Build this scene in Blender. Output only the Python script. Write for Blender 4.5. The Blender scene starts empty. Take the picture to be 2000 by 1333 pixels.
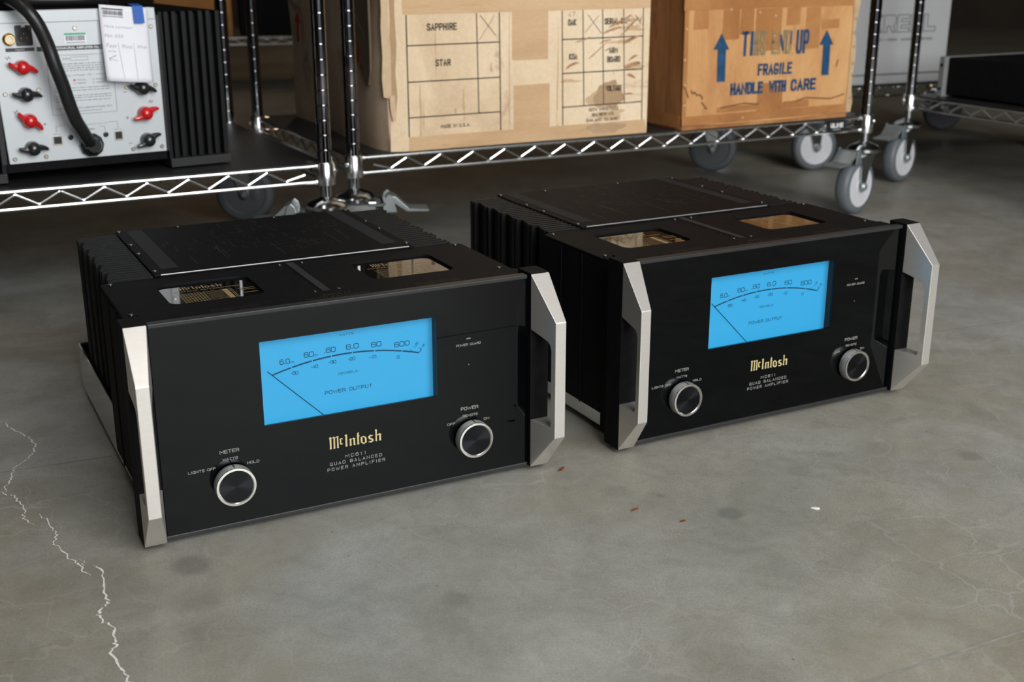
import bpy, bmesh, math, random
from mathutils import Vector, Matrix
from mathutils.geometry import tessellate_polygon
PI = math.pi
R = math.radians
C = bpy.context.scene.collection
sc = bpy.context.scene

# ------------------------------------------------------------------ camera, light, exposure
cam = bpy.data.cameras.new('camera')
cam_o = bpy.data.objects.new('camera', cam); C.objects.link(cam_o)
cam.sensor_width = 36.0
cam.lens = 36.0 * 2365.15 / 2000
cam_o.location = (0, 0, 0.5723)
cam_o.rotation_euler = (R(90) - 0.3136, 0, 0)
cam.clip_start = 0.02
cam.dof.use_dof = True
cam.dof.focus_distance = 1.28
cam.dof.aperture_fstop = 8.5
sc.camera = cam_o
sc.view_settings.view_transform = 'Standard'
sc.view_settings.look = 'None'
sc.view_settings.gamma = 1
sc.view_settings.use_curve_mapping = False
sc.view_settings.exposure = 0.0

w = bpy.data.worlds.new('world'); sc.world = w; w.use_nodes = True
w.node_tree.nodes['Background'].inputs[0].default_value = (0.75, 0.85, 1.0, 1)
w.node_tree.nodes['Background'].inputs[1].default_value = 0.25

def area(name, loc, target, sx, sy, energy, col):
    l = bpy.data.lights.new(name, 'AREA'); l.shape = 'RECTANGLE'; l.size = sx; l.size_y = sy
    l.energy = energy; l.color = col
    o = bpy.data.objects.new(name, l); C.objects.link(o); o.location = loc
    o.rotation_euler = (Vector(target) - Vector(loc)).to_track_quat('-Z', 'Y').to_euler()
    return o
# the open roller door behind the photographer
area('door_daylight', (1.60, -0.95, 1.55), (1.05, 2.0, 0.5), 2.4, 2.1, 160, (0.97, 0.99, 1.0))
# two rows of ceiling tubes over the aisle
area('ceiling_tube_light', (-0.9, 0.6, 3.8), (-0.9, 0.6, 0), 0.3, 2.4, 15, (1.0, 0.95, 0.87))
area('ceiling_tube_light', (1.5, 0.2, 3.8), (1.5, 0.2, 0), 0.3, 2.4, 15, (1.0, 0.95, 0.87))

# warm fill light added far back, out of view, to brighten the background
area('back_fill_light', (-0.6, 6.3, 3.8), (-0.6, 6.3, 0), 0.3, 2.4, 14, (1.0, 0.72, 0.45))

# ------------------------------------------------------------------ materials
def node_mat(name):
    m = bpy.data.materials.new(name); m.use_nodes = True
    nt = m.node_tree
    return m, nt, nt.nodes['Principled BSDF']

def mat(name, col, rough=0.5, metal=0.0, var=0.0, vscale=40, bump=0.0, bscale=200, spec=0.5, coat=0.0, emit=None, estr=1, stretch=None, tint=None):
    m, nt, b = node_mat(name)
    b.inputs['Base Color'].default_value = (*col, 1)
    b.inputs['Roughness'].default_value = rough
    b.inputs['Metallic'].default_value = metal
    b.inputs['Specular IOR Level'].default_value = spec
    b.inputs['Coat Weight'].default_value = coat
    b.inputs['Coat Roughness'].default_value = 0.03
    if emit:
        b.inputs['Emission Color'].default_value = (*emit, 1); b.inputs['Emission Strength'].default_value = estr
    tc = nt.nodes.new('ShaderNodeTexCoord'); mp = nt.nodes.new('ShaderNodeMapping')
    nt.links.new(tc.outputs['Object'], mp.inputs[0])
    if stretch: mp.inputs['Scale'].default_value = stretch
    if var > 0:
        n = nt.nodes.new('ShaderNodeTexNoise'); n.inputs['Scale'].default_value = vscale; n.inputs['Detail'].default_value = 6
        nt.links.new(mp.outputs[0], n.inputs[0])
        rp = nt.nodes.new('ShaderNodeValToRGB')
        rp.color_ramp.elements[0].position = 0.3; rp.color_ramp.elements[1].position = 0.7
        t = tint or (1, 1, 1)
        rp.color_ramp.elements[0].color = tuple(c * (1 - var) * tt for c, tt in zip(col, t)) + (1,)
        rp.color_ramp.elements[1].color = tuple(min(1, c * (1 + var)) for c in col) + (1,)
        nt.links.new(n.outputs['Fac'], rp.inputs[0]); nt.links.new(rp.outputs[0], b.inputs['Base Color'])
    if bump > 0:
        n = nt.nodes.new('ShaderNodeTexNoise'); n.inputs['Scale'].default_value = bscale; n.inputs['Detail'].default_value = 4
        nt.links.new(mp.outputs[0], n.inputs[0])
        bp = nt.nodes.new('ShaderNodeBump'); bp.inputs['Strength'].default_value = bump; bp.inputs['Distance'].default_value = 0.001
        nt.links.new(n.outputs['Fac'], bp.inputs['Height']); nt.links.new(bp.outputs[0], b.inputs['Normal'])
    return m

def noise(nt, vec, scale, detail=5, rough=0.55, dist=0.0):
    n = nt.nodes.new('ShaderNodeTexNoise'); n.inputs['Scale'].default_value = scale
    n.inputs['Detail'].default_value = detail; n.inputs['Roughness'].default_value = rough; n.inputs['Distortion'].default_value = dist
    nt.links.new(vec, n.inputs[0]); return n
def ramp(nt, fac, stops):
    r = nt.nodes.new('ShaderNodeValToRGB'); e = r.color_ramp.elements
    while len(e) < len(stops): e.new(0.5)
    for i, (p, c) in enumerate(stops):
        e[i].position = p; e[i].color = (*c, 1) if len(c) == 3 else c
    nt.links.new(fac, r.inputs[0]); return r
def mixc(nt, fac, a, b, mode='MIX'):
    m = nt.nodes.new('ShaderNodeMix'); m.data_type = 'RGBA'; m.blend_type = mode
    for s, v in ((0, fac), (6, a), (7, b)):
        if hasattr(v, 'links'): nt.links.new(v, m.inputs[s])
        elif isinstance(v, (int, float)): m.inputs[s].default_value = v
        else: m.inputs[s].default_value = (*v, 1)
    return m.outputs[2]
def mth(nt, op, a, b=None, clamp=False):
    m = nt.nodes.new('ShaderNodeMath'); m.operation = op; m.use_clamp = clamp
    for i, v in ((0, a), (1, b)):
        if v is None: continue
        if hasattr(v, 'links'): nt.links.new(v, m.inputs[i])
        else: m.inputs[i].default_value = v
    return m.outputs[0]

def concrete():
    m, nt, b = node_mat('sealed_concrete')
    tc = nt.nodes.new('ShaderNodeTexCoord'); v = tc.outputs['Object']
    n1 = noise(nt, v, 1.7, 6, 0.6, 0.4)
    c = ramp(nt, n1.outputs['Fac'], [(0.34, (0.250, 0.232, 0.188)), (0.5, (0.285, 0.277, 0.245)), (0.64, (0.312, 0.313, 0.298))]).outputs[0]
    n2 = noise(nt, v, 9, 8, 0.65, 0.6)
    c = mixc(nt, 1.0, c, ramp(nt, n2.outputs['Fac'], [(0.3, (0.80, 0.79, 0.76)), (0.7, (1.12, 1.115, 1.10))]).outputs[0], 'MULTIPLY')
    n3 = noise(nt, v, 420, 3, 0.6)
    c = mixc(nt, 1.0, c, ramp(nt, n3.outputs['Fac'], [(0.3, (0.84, 0.84, 0.84)), (0.7, (1.13, 1.13, 1.13))]).outputs[0], 'MULTIPLY')
    n4 = noise(nt, v, 34, 6, 0.7, 1.2)
    c = mixc(nt, 1.0, c, ramp(nt, n4.outputs['Fac'], [(0.32, (0.90, 0.885, 0.86)), (0.5, (1, 1, 1)), (0.68, (1.07, 1.075, 1.07))]).outputs[0], 'MULTIPLY')
    n5 = noise(nt, v, 3.6, 5, 0.6, 0.9)
    c = mixc(nt, ramp(nt, n5.outputs['Fac'], [(0.52, (0, 0, 0)), (0.70, (0.42, 0.42, 0.42))]).outputs[0], c, (0.235, 0.205, 0.145))
    # fine pale map cracking
    wn = noise(nt, v, 6, 4, 0.6)
    vm = nt.nodes.new('ShaderNodeVectorMath'); vm.operation = 'MULTIPLY_ADD'
    nt.links.new(wn.outputs['Color'], vm.inputs[0]); vm.inputs[1].default_value = (0.16, 0.16, 0); nt.links.new(v, vm.inputs[2])
    vo = nt.nodes.new('ShaderNodeTexVoronoi'); vo.feature = 'DISTANCE_TO_EDGE'; vo.inputs['Scale'].default_value = 13
    nt.links.new(vm.outputs[0], vo.inputs['Vector'])
    edge = mth(nt, 'LESS_THAN', vo.outputs['Distance'], 0.013)
    gate = mth(nt, 'MULTIPLY', edge, ramp(nt, noise(nt, v, 3.1, 4).outputs['Fac'], [(0.44, (0, 0, 0)), (0.62, (0.40, 0.40, 0.40))]).outputs[0])
    c = mixc(nt, gate, c, (0.36, 0.35, 0.32))
    # light and dark specks
    v2 = nt.nodes.new('ShaderNodeTexVoronoi'); v2.inputs['Scale'].default_value = 55; nt.links.new(v, v2.inputs['Vector'])
    sp = mth(nt, 'LESS_THAN', v2.outputs['Distance'], 0.055)
    g2 = mth(nt, 'MULTIPLY', sp, mth(nt, 'GREATER_THAN', noise(nt, v, 13, 2).outputs['Fac'], 0.56))
    c = mixc(nt, mth(nt, 'MULTIPLY', g2, 0.5), c, (0.5, 0.49, 0.45))
    v3 = nt.nodes.new('ShaderNodeTexVoronoi'); v3.inputs['Scale'].default_value = 31; nt.links.new(v, v3.inputs['Vector'])
    s3 = mth(nt, 'MULTIPLY', mth(nt, 'LESS_THAN', v3.outputs['Distance'], 0.045), mth(nt, 'GREATER_THAN', noise(nt, v, 9, 2).outputs['Fac'], 0.55))
    c = mixc(nt, mth(nt, 'MULTIPLY', s3, 0.6), c, (0.07, 0.055, 0.04))
    # round oily stains
    for x, y, r, k in ((-0.312, 1.056, 0.020, 0.40), (0.116, 1.224, 0.017, 0.22), (0.233, 1.170, 0.016, 0.40), (0.33, 1.28, 0.016, 0.22),
                       (0.163, 1.214, 0.007, 0.25), (0.543, 1.323, 0.016, 0.28), (-0.29, 0.99, 0.024, 0.16), (-0.05, 0.99, 0.014, 0.18)):
        d = nt.nodes.new('ShaderNodeVectorMath'); d.operation = 'DISTANCE'
        d.inputs[1].default_value = (x, y, 0); nt.links.new(v, d.inputs[0])
        wob = mth(nt, 'ADD', d.outputs['Value'], mth(nt, 'MULTIPLY', noise(nt, v, 60, 2).outputs['Fac'], 0.008))
        mr = nt.nodes.new('ShaderNodeMapRange'); mr.interpolation_type = 'SMOOTHSTEP'
        nt.links.new(wob, mr.inputs[0]); mr.inputs[1].default_value = r * 0.75; mr.inputs[2].default_value = r * 1.5
        mr.inputs[3].default_value = k; mr.inputs[4].default_value = 0
        c = mixc(nt, mr.outputs[0], c, (0.07, 0.068, 0.06))
    nt.links.new(c, b.inputs['Base Color'])
    rr = nt.nodes.new('ShaderNodeMapRange'); nt.links.new(n2.outputs['Fac'], rr.inputs[0]); rr.inputs[3].default_value = 0.34; rr.inputs[4].default_value = 0.52
    nt.links.new(rr.outputs[0], b.inputs['Roughness'])
    b.inputs['Specular IOR Level'].default_value = 0.42
    bp = nt.nodes.new('ShaderNodeBump'); bp.inputs['Strength'].default_value = 0.14; bp.inputs['Distance'].default_value = 0.001
    nt.links.new(noise(nt, v, 150, 5, 0.7).outputs['Fac'], bp.inputs['Height']); nt.links.new(bp.outputs[0], b.inputs['Normal'])
    return m

def cardboard(name, c0, c1, c2, rough=0.75, gloss=0.0, stain=(0.16, 0.07, 0.03), amount=0.5, streak=(1, 1, 1)):
    m, nt, b = node_mat(name)
    tc = nt.nodes.new('ShaderNodeTexCoord'); mp = nt.nodes.new('ShaderNodeMapping'); mp.inputs['Scale'].default_value = streak
    nt.links.new(tc.outputs['Object'], mp.inputs[0]); v = mp.outputs[0]
    n1 = noise(nt, v, 3.2, 6, 0.62, 0.8)
    c = ramp(nt, n1.outputs['Fac'], [(0.28, c0), (0.5, c1), (0.72, c2)]).outputs[0]
    n2 = noise(nt, v, 5.5, 8, 0.7, 1.6)
    f = ramp(nt, n2.outputs['Fac'], [(0.60, (0, 0, 0)), (0.72, (amount,) * 3)]).outputs[0]
    c = mixc(nt, f, c, stain)
    n3 = noise(nt, v, 130, 4, 0.6)
    c = mixc(nt, 1.0, c, ramp(nt, n3.outputs['Fac'], [(0.3, (0.93,) * 3), (0.7, (1.05,) * 3)]).outputs[0], 'MULTIPLY')
    nt.links.new(c, b.inputs['Base Color']); b.inputs['Roughness'].default_value = rough
    b.inputs['Coat Weight'].default_value = gloss; b.inputs['Coat Roughness'].default_value = 0.18
    wv = nt.nodes.new('ShaderNodeTexNoise'); wv.inputs['Scale'].default_value = 14; wv.inputs['Detail'].default_value = 5
    nt.links.new(v, wv.inputs[0])
    bp = nt.nodes.new('ShaderNodeBump'); bp.inputs['Strength'].default_value = 0.35; bp.inputs['Distance'].default_value = 0.006
    nt.links.new(wv.outputs['Fac'], bp.inputs['Height']); nt.links.new(bp.outputs[0], b.inputs['Normal'])
    return m

def glass_pane():
    m = bpy.data.materials.new('clear_pane'); m.use_nodes = True; nt = m.node_tree
    nt.nodes.remove(nt.nodes['Principled BSDF']); out = nt.nodes['Material Output']
    t = nt.nodes.new('ShaderNodeBsdfTransparent'); g = nt.nodes.new('ShaderNodeBsdfGlossy'); g.inputs['Roughness'].default_value = 0.01
    fr = nt.nodes.new('ShaderNodeFresnel'); fr.inputs[0].default_value = 1.45
    mx = nt.nodes.new('ShaderNodeMixShader')
    ge = nt.nodes.new('ShaderNodeNewGeometry')
    nt.links.new(mth(nt, 'MULTIPLY', mth(nt, 'MULTIPLY', fr.outputs[0], 0.35), mth(nt, 'SUBTRACT', 1.0, ge.outputs['Backfacing'])), mx.inputs[0]); nt.links.new(t.outputs[0], mx.inputs[1]); nt.links.new(g.outputs[0], mx.inputs[2])
    nt.links.new(mx.outputs[0], out.inputs[0]); return m

def dial_mat():
    # backlit meter face: shade at the side and top edges is put into its emission
    m, nt, b = node_mat('backlit_blue_dial')
    b.inputs['Base Color'].default_value = (0.004, 0.02, 0.04, 1); b.inputs['Roughness'].default_value = 0.6
    tc = nt.nodes.new('ShaderNodeTexCoord'); s = nt.nodes.new('ShaderNodeSeparateXYZ'); nt.links.new(tc.outputs['Generated'], s.inputs[0])
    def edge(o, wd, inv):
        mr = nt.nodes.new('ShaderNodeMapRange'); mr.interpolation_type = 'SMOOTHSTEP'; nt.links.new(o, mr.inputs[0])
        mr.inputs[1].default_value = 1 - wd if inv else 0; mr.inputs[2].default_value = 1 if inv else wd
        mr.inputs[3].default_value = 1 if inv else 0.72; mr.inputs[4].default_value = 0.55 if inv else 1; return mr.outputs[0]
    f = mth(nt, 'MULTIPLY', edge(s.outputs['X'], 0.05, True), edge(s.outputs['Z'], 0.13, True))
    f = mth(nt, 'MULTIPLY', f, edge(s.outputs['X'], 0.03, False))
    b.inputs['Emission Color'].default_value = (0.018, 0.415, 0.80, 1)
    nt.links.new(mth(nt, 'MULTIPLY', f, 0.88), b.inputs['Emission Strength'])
    return m

M = dict(
 concrete=concrete(),
 wall=mat('painted_block_wall', (0.05, 0.036, 0.024), 0.85, var=0.12, vscale=3, bump=0.3, bscale=30),
 ceiling=mat('dark_ceiling', (0.05, 0.042, 0.034), 0.9, var=0.1, vscale=2),
 crackw=mat('pale_crack_filler', (0.72, 0.70, 0.65), 0.85, var=0.15, vscale=90),
 joint=mat('floor_joint_line', (0.235, 0.228, 0.200), 0.85, var=0.2, vscale=60),  # slightly darker tone of the floor joint lines
 black=mat('satin_black_paint', (0.0075, 0.0075, 0.0082), 0.62, var=0.15, vscale=90, bump=0.12, bscale=900, spec=0.05),
 blackfin=mat('black_anodised_fins', (0.0055, 0.0055, 0.006), 0.5, bump=0.15, bscale=700, var=0.2, vscale=60, spec=0.2),
 anod=mat('black_anodised_trim', (0.022, 0.022, 0.023), 0.45, spec=0.3, var=0.1, vscale=50),
 glassblack=mat('black_backed_glass', (0.0006, 0.0010, 0.0014), 0.012, spec=0.24, bump=0.0, var=0.06, vscale=5),
 gloss=mat('glossy_black_glass', (0.004, 0.004, 0.004), 0.02, spec=0.5, var=0.05, vscale=5),
 silver=mat('brushed_champagne_aluminium', (0.71, 0.675, 0.63), 0.34, metal=0.75, var=0.03, vscale=60, stretch=(1, 1, 14), bump=0.05, bscale=600),
 knobside=mat('turned_aluminium', (0.80, 0.80, 0.80), 0.40, metal=0.8, var=0.06, vscale=40),
 knobring=mat('bright_aluminium_ring', (0.80, 0.78, 0.74), 0.25, metal=1.0, var=0.03, vscale=60),
 knobface=mat('spun_black_face', (0.035, 0.035, 0.038), 0.28, metal=0.8, var=0.1, vscale=60),
 mirror=mat('polished_stainless', (0.72, 0.72, 0.71), 0.06, metal=1.0, var=0.04, vscale=6),
 chrome=mat('bright_chrome_plating', (0.86, 0.86, 0.86), 0.24, metal=1.0, var=0.06, vscale=25),
 chromed=mat('chrome_dark_reflection', (0.27, 0.27, 0.28), 0.10, metal=1.0, var=0.06, vscale=25),  # same chrome, with dark reflections put into its base colour
 groove=mat('chrome_groove_lip', (0.9, 0.9, 0.9), 0.22, metal=1.0, var=0.03, vscale=25),
 castm=mat('caster_zinc_chrome', (0.50, 0.52, 0.53), 0.16, metal=1.0, var=0.06, vscale=25),
 zinc=mat('zinc_plated_pedal', (0.33, 0.36, 0.36), 0.42, metal=0.7, var=0.1, vscale=30),
 tyre=mat('grey_rubber_tyre', (0.12, 0.135, 0.145), 0.5, var=0.12, vscale=20),
 hub=mat('light_grey_hub', (0.60, 0.60, 0.62), 0.5, var=0.06, vscale=20),
 hubd=mat('shaded_grey_hub', (0.10, 0.108, 0.115), 0.55, var=0.06, vscale=20),  # same hub in shade; the shade is put into its colour
 liner=mat('black_shelf_liner_plastic', (0.016, 0.016, 0.017), 0.42, var=0.15, vscale=12, bump=0.1, bscale=300),
 gold=mat('gold_lettering', (0.50, 0.41, 0.20), 0.5, var=0.05, vscale=90),
 goldd=mat('faint_gold_print', (0.034, 0.027, 0.019), 0.6, var=0.2, vscale=90),
 goldm=mat('gold_print_under_glass', (0.30, 0.22, 0.10), 0.5, var=0.2, vscale=200, spec=0.3),
 greyprint=mat('grey_lettering', (0.27, 0.265, 0.25), 0.6, var=0.05, vscale=90),
 inkdial=mat('dark_blue_dial_ink', (0.006, 0.02, 0.045), 0.8, emit=(0.006, 0.035, 0.075), estr=1.0, spec=0.1, var=0.05, vscale=90),
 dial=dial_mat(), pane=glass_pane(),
 led=mat('grey_indicator_lens', (0.16, 0.16, 0.16), 0.3, var=0.05, vscale=90),
 screw=mat('black_screw_head', (0.05, 0.05, 0.05), 0.25, metal=0.8, var=0.1, vscale=300),
 nickel=mat('nickel_screw_head', (0.62, 0.58, 0.48), 0.3, metal=0.9, var=0.1, vscale=300),
 box1=cardboard('aged_white_cardboard', (0.54, 0.37, 0.22), (0.75, 0.57, 0.375), (0.82, 0.665, 0.465), stain=(0.30, 0.15, 0.07), amount=0.5),
 box1side=cardboard('shaded_stained_cardboard', (0.36, 0.25, 0.155), (0.52, 0.38, 0.26), (0.60, 0.47, 0.34), stain=(0.15, 0.09, 0.055), amount=0.8),  # stained, and darkened in colour for the shaded side of the pale box
 streak=mat('rust_brown_streak', (0.40, 0.225, 0.115), 0.8, var=.35, vscale=60, tint=(.9, .8, .7)),
 kraftlight=cardboard('light_torn_kraft', (0.50, 0.34, 0.19), (0.60, 0.43, 0.26), (0.68, 0.51, 0.33), amount=0.2),
 kraftdark=cardboard('dark_water_damaged_kraft', (0.10, 0.065, 0.04), (0.15, 0.10, 0.06), (0.20, 0.14, 0.09), amount=0.3),
 kraftedge=cardboard('torn_kraft_edge', (0.30, 0.18, 0.09), (0.42, 0.27, 0.14), (0.62, 0.46, 0.28), amount=0.6),
 box2=cardboard('amber_kraft_cardboard', (0.44, 0.185, 0.062), (0.58, 0.295, 0.112), (0.66, 0.37, 0.155), gloss=0.25, stain=(0.33, 0.12, 0.03), amount=0.65, streak=(2.2, 2.2, 0.8)),
 box2side=cardboard('shaded_streaked_kraft', (0.24, 0.085, 0.025), (0.38, 0.16, 0.05), (0.50, 0.25, 0.09), gloss=0.4, stain=(0.12, 0.035, 0.012), amount=0.8, streak=(2.5, 2.5, 0.5)),  # streaks are stains; the base is darkened to put in side shade
 stain2=mat('dark_brown_scuff', (0.16, 0.055, 0.02), 0.6, var=.3, vscale=60), tapegloss=mat('wrinkled_clear_tape', (0.62, 0.40, 0.22), 0.12, var=.1, vscale=60, coat=.8),
 tape2=cardboard('glossy_brown_packing_tape', (0.29, 0.105, 0.028), (0.42, 0.175, 0.050), (0.53, 0.255, 0.09), gloss=0.8, stain=(0.2, 0.07, 0.02), amount=0.4, streak=(1, 1, 1)),
 tape1=cardboard('matt_paper_tape', (0.50, 0.30, 0.15), (0.60, 0.39, 0.215), (0.66, 0.45, 0.26), gloss=0.05, stain=(0.22, 0.10, 0.05), amount=0.5, streak=(0.6, 0.6, 3)),
 stain=cardboard('brown_water_stain', (0.30, 0.185, 0.095), (0.38, 0.24, 0.13), (0.46, 0.30, 0.17), amount=0.3),
 stainlight=cardboard('light_brown_water_stain', (0.50, 0.33, 0.18), (0.55, 0.37, 0.21), (0.6, 0.42, 0.25), amount=0.3),
 ink=mat('black_box_print', (0.014, 0.014, 0.014), 0.8, spec=0.2, var=0.35, vscale=120),
 pencil=mat('brown_pen_mark', (0.10, 0.07, 0.045), 0.7, var=0.3, vscale=120),
 redink=mat('red_box_print', (0.30, 0.03, 0.02), 0.7, var=0.25, vscale=60),
 blueink=mat('blue_box_print', (0.012, 0.062, 0.145), 0.55, var=0.25, vscale=60, coat=0.2),
 fadedink=mat('faded_blue_print', (0.27, 0.20, 0.10), 0.6, var=0.3, vscale=60, coat=0.2),
 whitebox=mat('white_carton', (0.43, 0.43, 0.425), 0.7, var=0.06, vscale=4, bump=0.1, bscale=30),
 greyink=mat('grey_carton_print', (0.16, 0.16, 0.16), 0.7, var=0.1, vscale=60),
 orangebox=cardboard('orange_cardboard', (0.42, 0.17, 0.04), (0.52, 0.22, 0.055), (0.58, 0.27, 0.08)),
 rearpanel=mat('silver_grey_rear_panel', (0.545, 0.57, 0.585), 0.45, metal=0.25, var=0.02, vscale=20, bump=0.05, bscale=900),
 rearink=mat('black_panel_print', (0.05, 0.05, 0.055), 0.6, var=0.1, vscale=90),
 rearinkl=mat('fine_grey_panel_print', (0.22, 0.23, 0.24), 0.6, var=0.1, vscale=90),
 white=mat('white_paper', (0.80, 0.80, 0.84), 0.7, var=0.01, vscale=30),
 whiteprint=mat('white_print', (0.75, 0.75, 0.75), 0.6, var=0.03, vscale=60),
 handink=mat('blue_grey_pen_ink', (0.36, 0.36, 0.42), 0.7, var=0.1, vscale=90),
 bluetape=mat('blue_masking_tape', (0.018, 0.105, 0.44), 0.6, var=0.08, vscale=90, bump=0.2, bscale=400),
 green=mat('green_sticker_band', (0.08, 0.42, 0.24), 0.6, var=0.08, vscale=90),
 red=mat('glossy_red_plastic', (0.56, 0.012, 0.014), 0.25, var=0.05, vscale=60, coat=0.4),
 blkpl=mat('glossy_black_plastic', (0.016, 0.017, 0.017), 0.28, var=0.1, vscale=60, coat=0.3),
 cord=mat('black_rubber_cord', (0.013, 0.013, 0.013), 0.36, var=0.15, vscale=20, bump=0.2, bscale=150),
 brass=mat('gold_plated_socket', (0.65, 0.45, 0.17), 0.25, metal=1.0, var=0.1, vscale=60),
 hole=mat('dark_socket_interior', (0.012, 0.011, 0.010), 0.6, var=0.1, vscale=60),
 greychassis=mat('grey_painted_steel', (0.22, 0.22, 0.21), 0.5, var=0.08, vscale=10),
 debris=mat('rust_brown_debris', (0.17, 0.055, 0.02), 0.7, var=0.3, vscale=300),
 debrisw=mat('white_paint_chip', (0.75, 0.74, 0.70), 0.7, var=0.1, vscale=300),
)

# ------------------------------------------------------------------ mesh helpers
class MB:
    def __init__(s): s.v = []; s.f = []
    def add(s, vs, fs):
        o = len(s.v); s.v += [tuple(p) for p in vs]; s.f += [tuple(i + o for i in f) for f in fs]; return s
    def box(s, x0, x1, y0, y1, z0, z1):
        return s.add([(x0,y0,z0),(x1,y0,z0),(x1,y1,z0),(x0,y1,z0),(x0,y0,z1),(x1,y0,z1),(x1,y1,z1),(x0,y1,z1)],
                     [(0,3,2,1),(4,5,6,7),(0,1,5,4),(1,2,6,5),(2,3,7,6),(3,0,4,7)])
    def ring_loft(s, rings, cap0=True, cap1=True, closed=False):
        n = len(rings[0]); vs = [p for r in rings for p in r]; fs = []
        m = len(rings)
        for k in range(m if closed else m - 1):
            a = k * n; b = ((k + 1) % m) * n
            for i in range(n):
                j = (i + 1) % n; fs.append((a+i, a+j, b+j, b+i))
        if not closed:
            if cap0: fs.append(tuple(reversed(range(n))))
            if cap1: fs.append(tuple(range((m-1)*n, m*n)))
        return s.add(vs, fs)
    def lathe(s, prof, c=(0,0,0), axis=(0,0,1), n=24, cap=True, closed=False):
        # prof: (r, h) along the axis
        q = Vector((0,0,1)).rotation_difference(Vector(axis).normalized())
        rings = []
        for r, h in prof:
            rings.append([Vector(c) + q @ Vector((r*math.cos(2*PI*i/n), r*math.sin(2*PI*i/n), h)) for i in range(n)])
        return s.ring_loft(rings, cap, cap, closed)
    def tube(s, pts, r, n=8, closed=False, flat=1.0):
        pts = [Vector(p) for p in pts]; rings = []; up = None
        m = len(pts)
        for i, p in enumerate(pts):
            a = pts[i-1] if (i or closed) else p
            b = pts[(i+1) % m] if (i < m-1 or closed) else p
            d = (b - a).normalized()
            if up is None:
                up = Vector((0,0,1)) if abs(d.z) < .9 else Vector((0,1,0))
            x = up.cross(d).normalized(); up = d.cross(x).normalized()
            rr = r[i] if isinstance(r, (list, tuple)) else r
            rings.append([p + x*math.cos(2*PI*k/n)*rr + up*math.sin(2*PI*k/n)*rr*flat for k in range(n)])
        return s.ring_loft(rings, True, True, closed)
    def prism(s, loop, fn, d0, d1, holes=()):
        # loop: 2-D polygon, holes: 2-D polygons; fn(a, b, d) -> 3-D
        loops = [list(loop)] + [list(h) for h in holes]
        tri = tessellate_polygon([[Vector((a, b, 0)) for a, b in l] for l in loops])
        flat = [p for l in loops for p in l]; n = len(flat)
        vs = [fn(a, b, d0) for a, b in flat] + [fn(a, b, d1) for a, b in flat]
        fs = [tuple(t) for t in tri] + [tuple(i + n for i in reversed(t)) for t in tri]
        o = 0
        for l in loops:
            k = len(l)
            for i in range(k):
                j = (i + 1) % k; fs.append((o+i, o+j, o+j+n, o+i+n))
            o += k
        return s.add(vs, fs)
    def build(s, name, m, parent=None, smooth=False, bevel=0, fix=True, seg=2):
        me = bpy.data.meshes.new(name); me.from_pydata(s.v, [], s.f); me.validate()
        if fix:
            bm = bmesh.new(); bm.from_mesh(me); bmesh.ops.recalc_face_normals(bm, faces=bm.faces); bm.to_mesh(me); bm.free()
        me.materials.append(m)
        if smooth:
            me.polygons.foreach_set('use_smooth', [True]*len(me.polygons))
            me.set_sharp_from_angle(angle=R(38))
        o = bpy.data.objects.new(name, me); C.objects.link(o)
        if parent: o.parent = parent
        if bevel:
            b = o.modifiers.new('bevel', 'BEVEL'); b.width = bevel; b.segments = seg; b.limit_method = 'ANGLE'; b.angle_limit = R(40)
        return o

def rrect(x0, x1, y0, y1, r, n=4):
    out = []
    for cx, cy, a0 in ((x1-r, y0+r, -90), (x1-r, y1-r, 0), (x0+r, y1-r, 90), (x0+r, y0+r, 180)):
        for i in range(n+1):
            a = R(a0 + 90*i/n); out.append((cx + r*math.cos(a), cy + r*math.sin(a)))
    return out

XZ = lambda a, b, d: (a, d, b)      # vertical plate, d along depth
XY = lambda a, b, d: (a, b, d)      # horizontal plate
def tag(o, label, cat, group=None, kind=None):
    if label: o['label'] = label
    if cat: o['category'] = cat
    if group: o['group'] = group
    if kind: o['kind'] = kind
    return o
def empty(name, loc, rz, label, cat, group=None):
    o = bpy.data.objects.new(name, None); C.objects.link(o); o.location = loc; o.rotation_euler = (0, 0, rz)
    o.empty_display_size = 0.05
    return tag(o, label, cat, group)
def lab(o, label): o['label'] = label; return o
def copy_tree(o, parent=None):
    c = o.copy(); C.objects.link(c)
    if parent: c.parent = parent
    for ch in [x for x in bpy.data.objects if x.parent == o]: copy_tree(ch, c)
    return c

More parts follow.
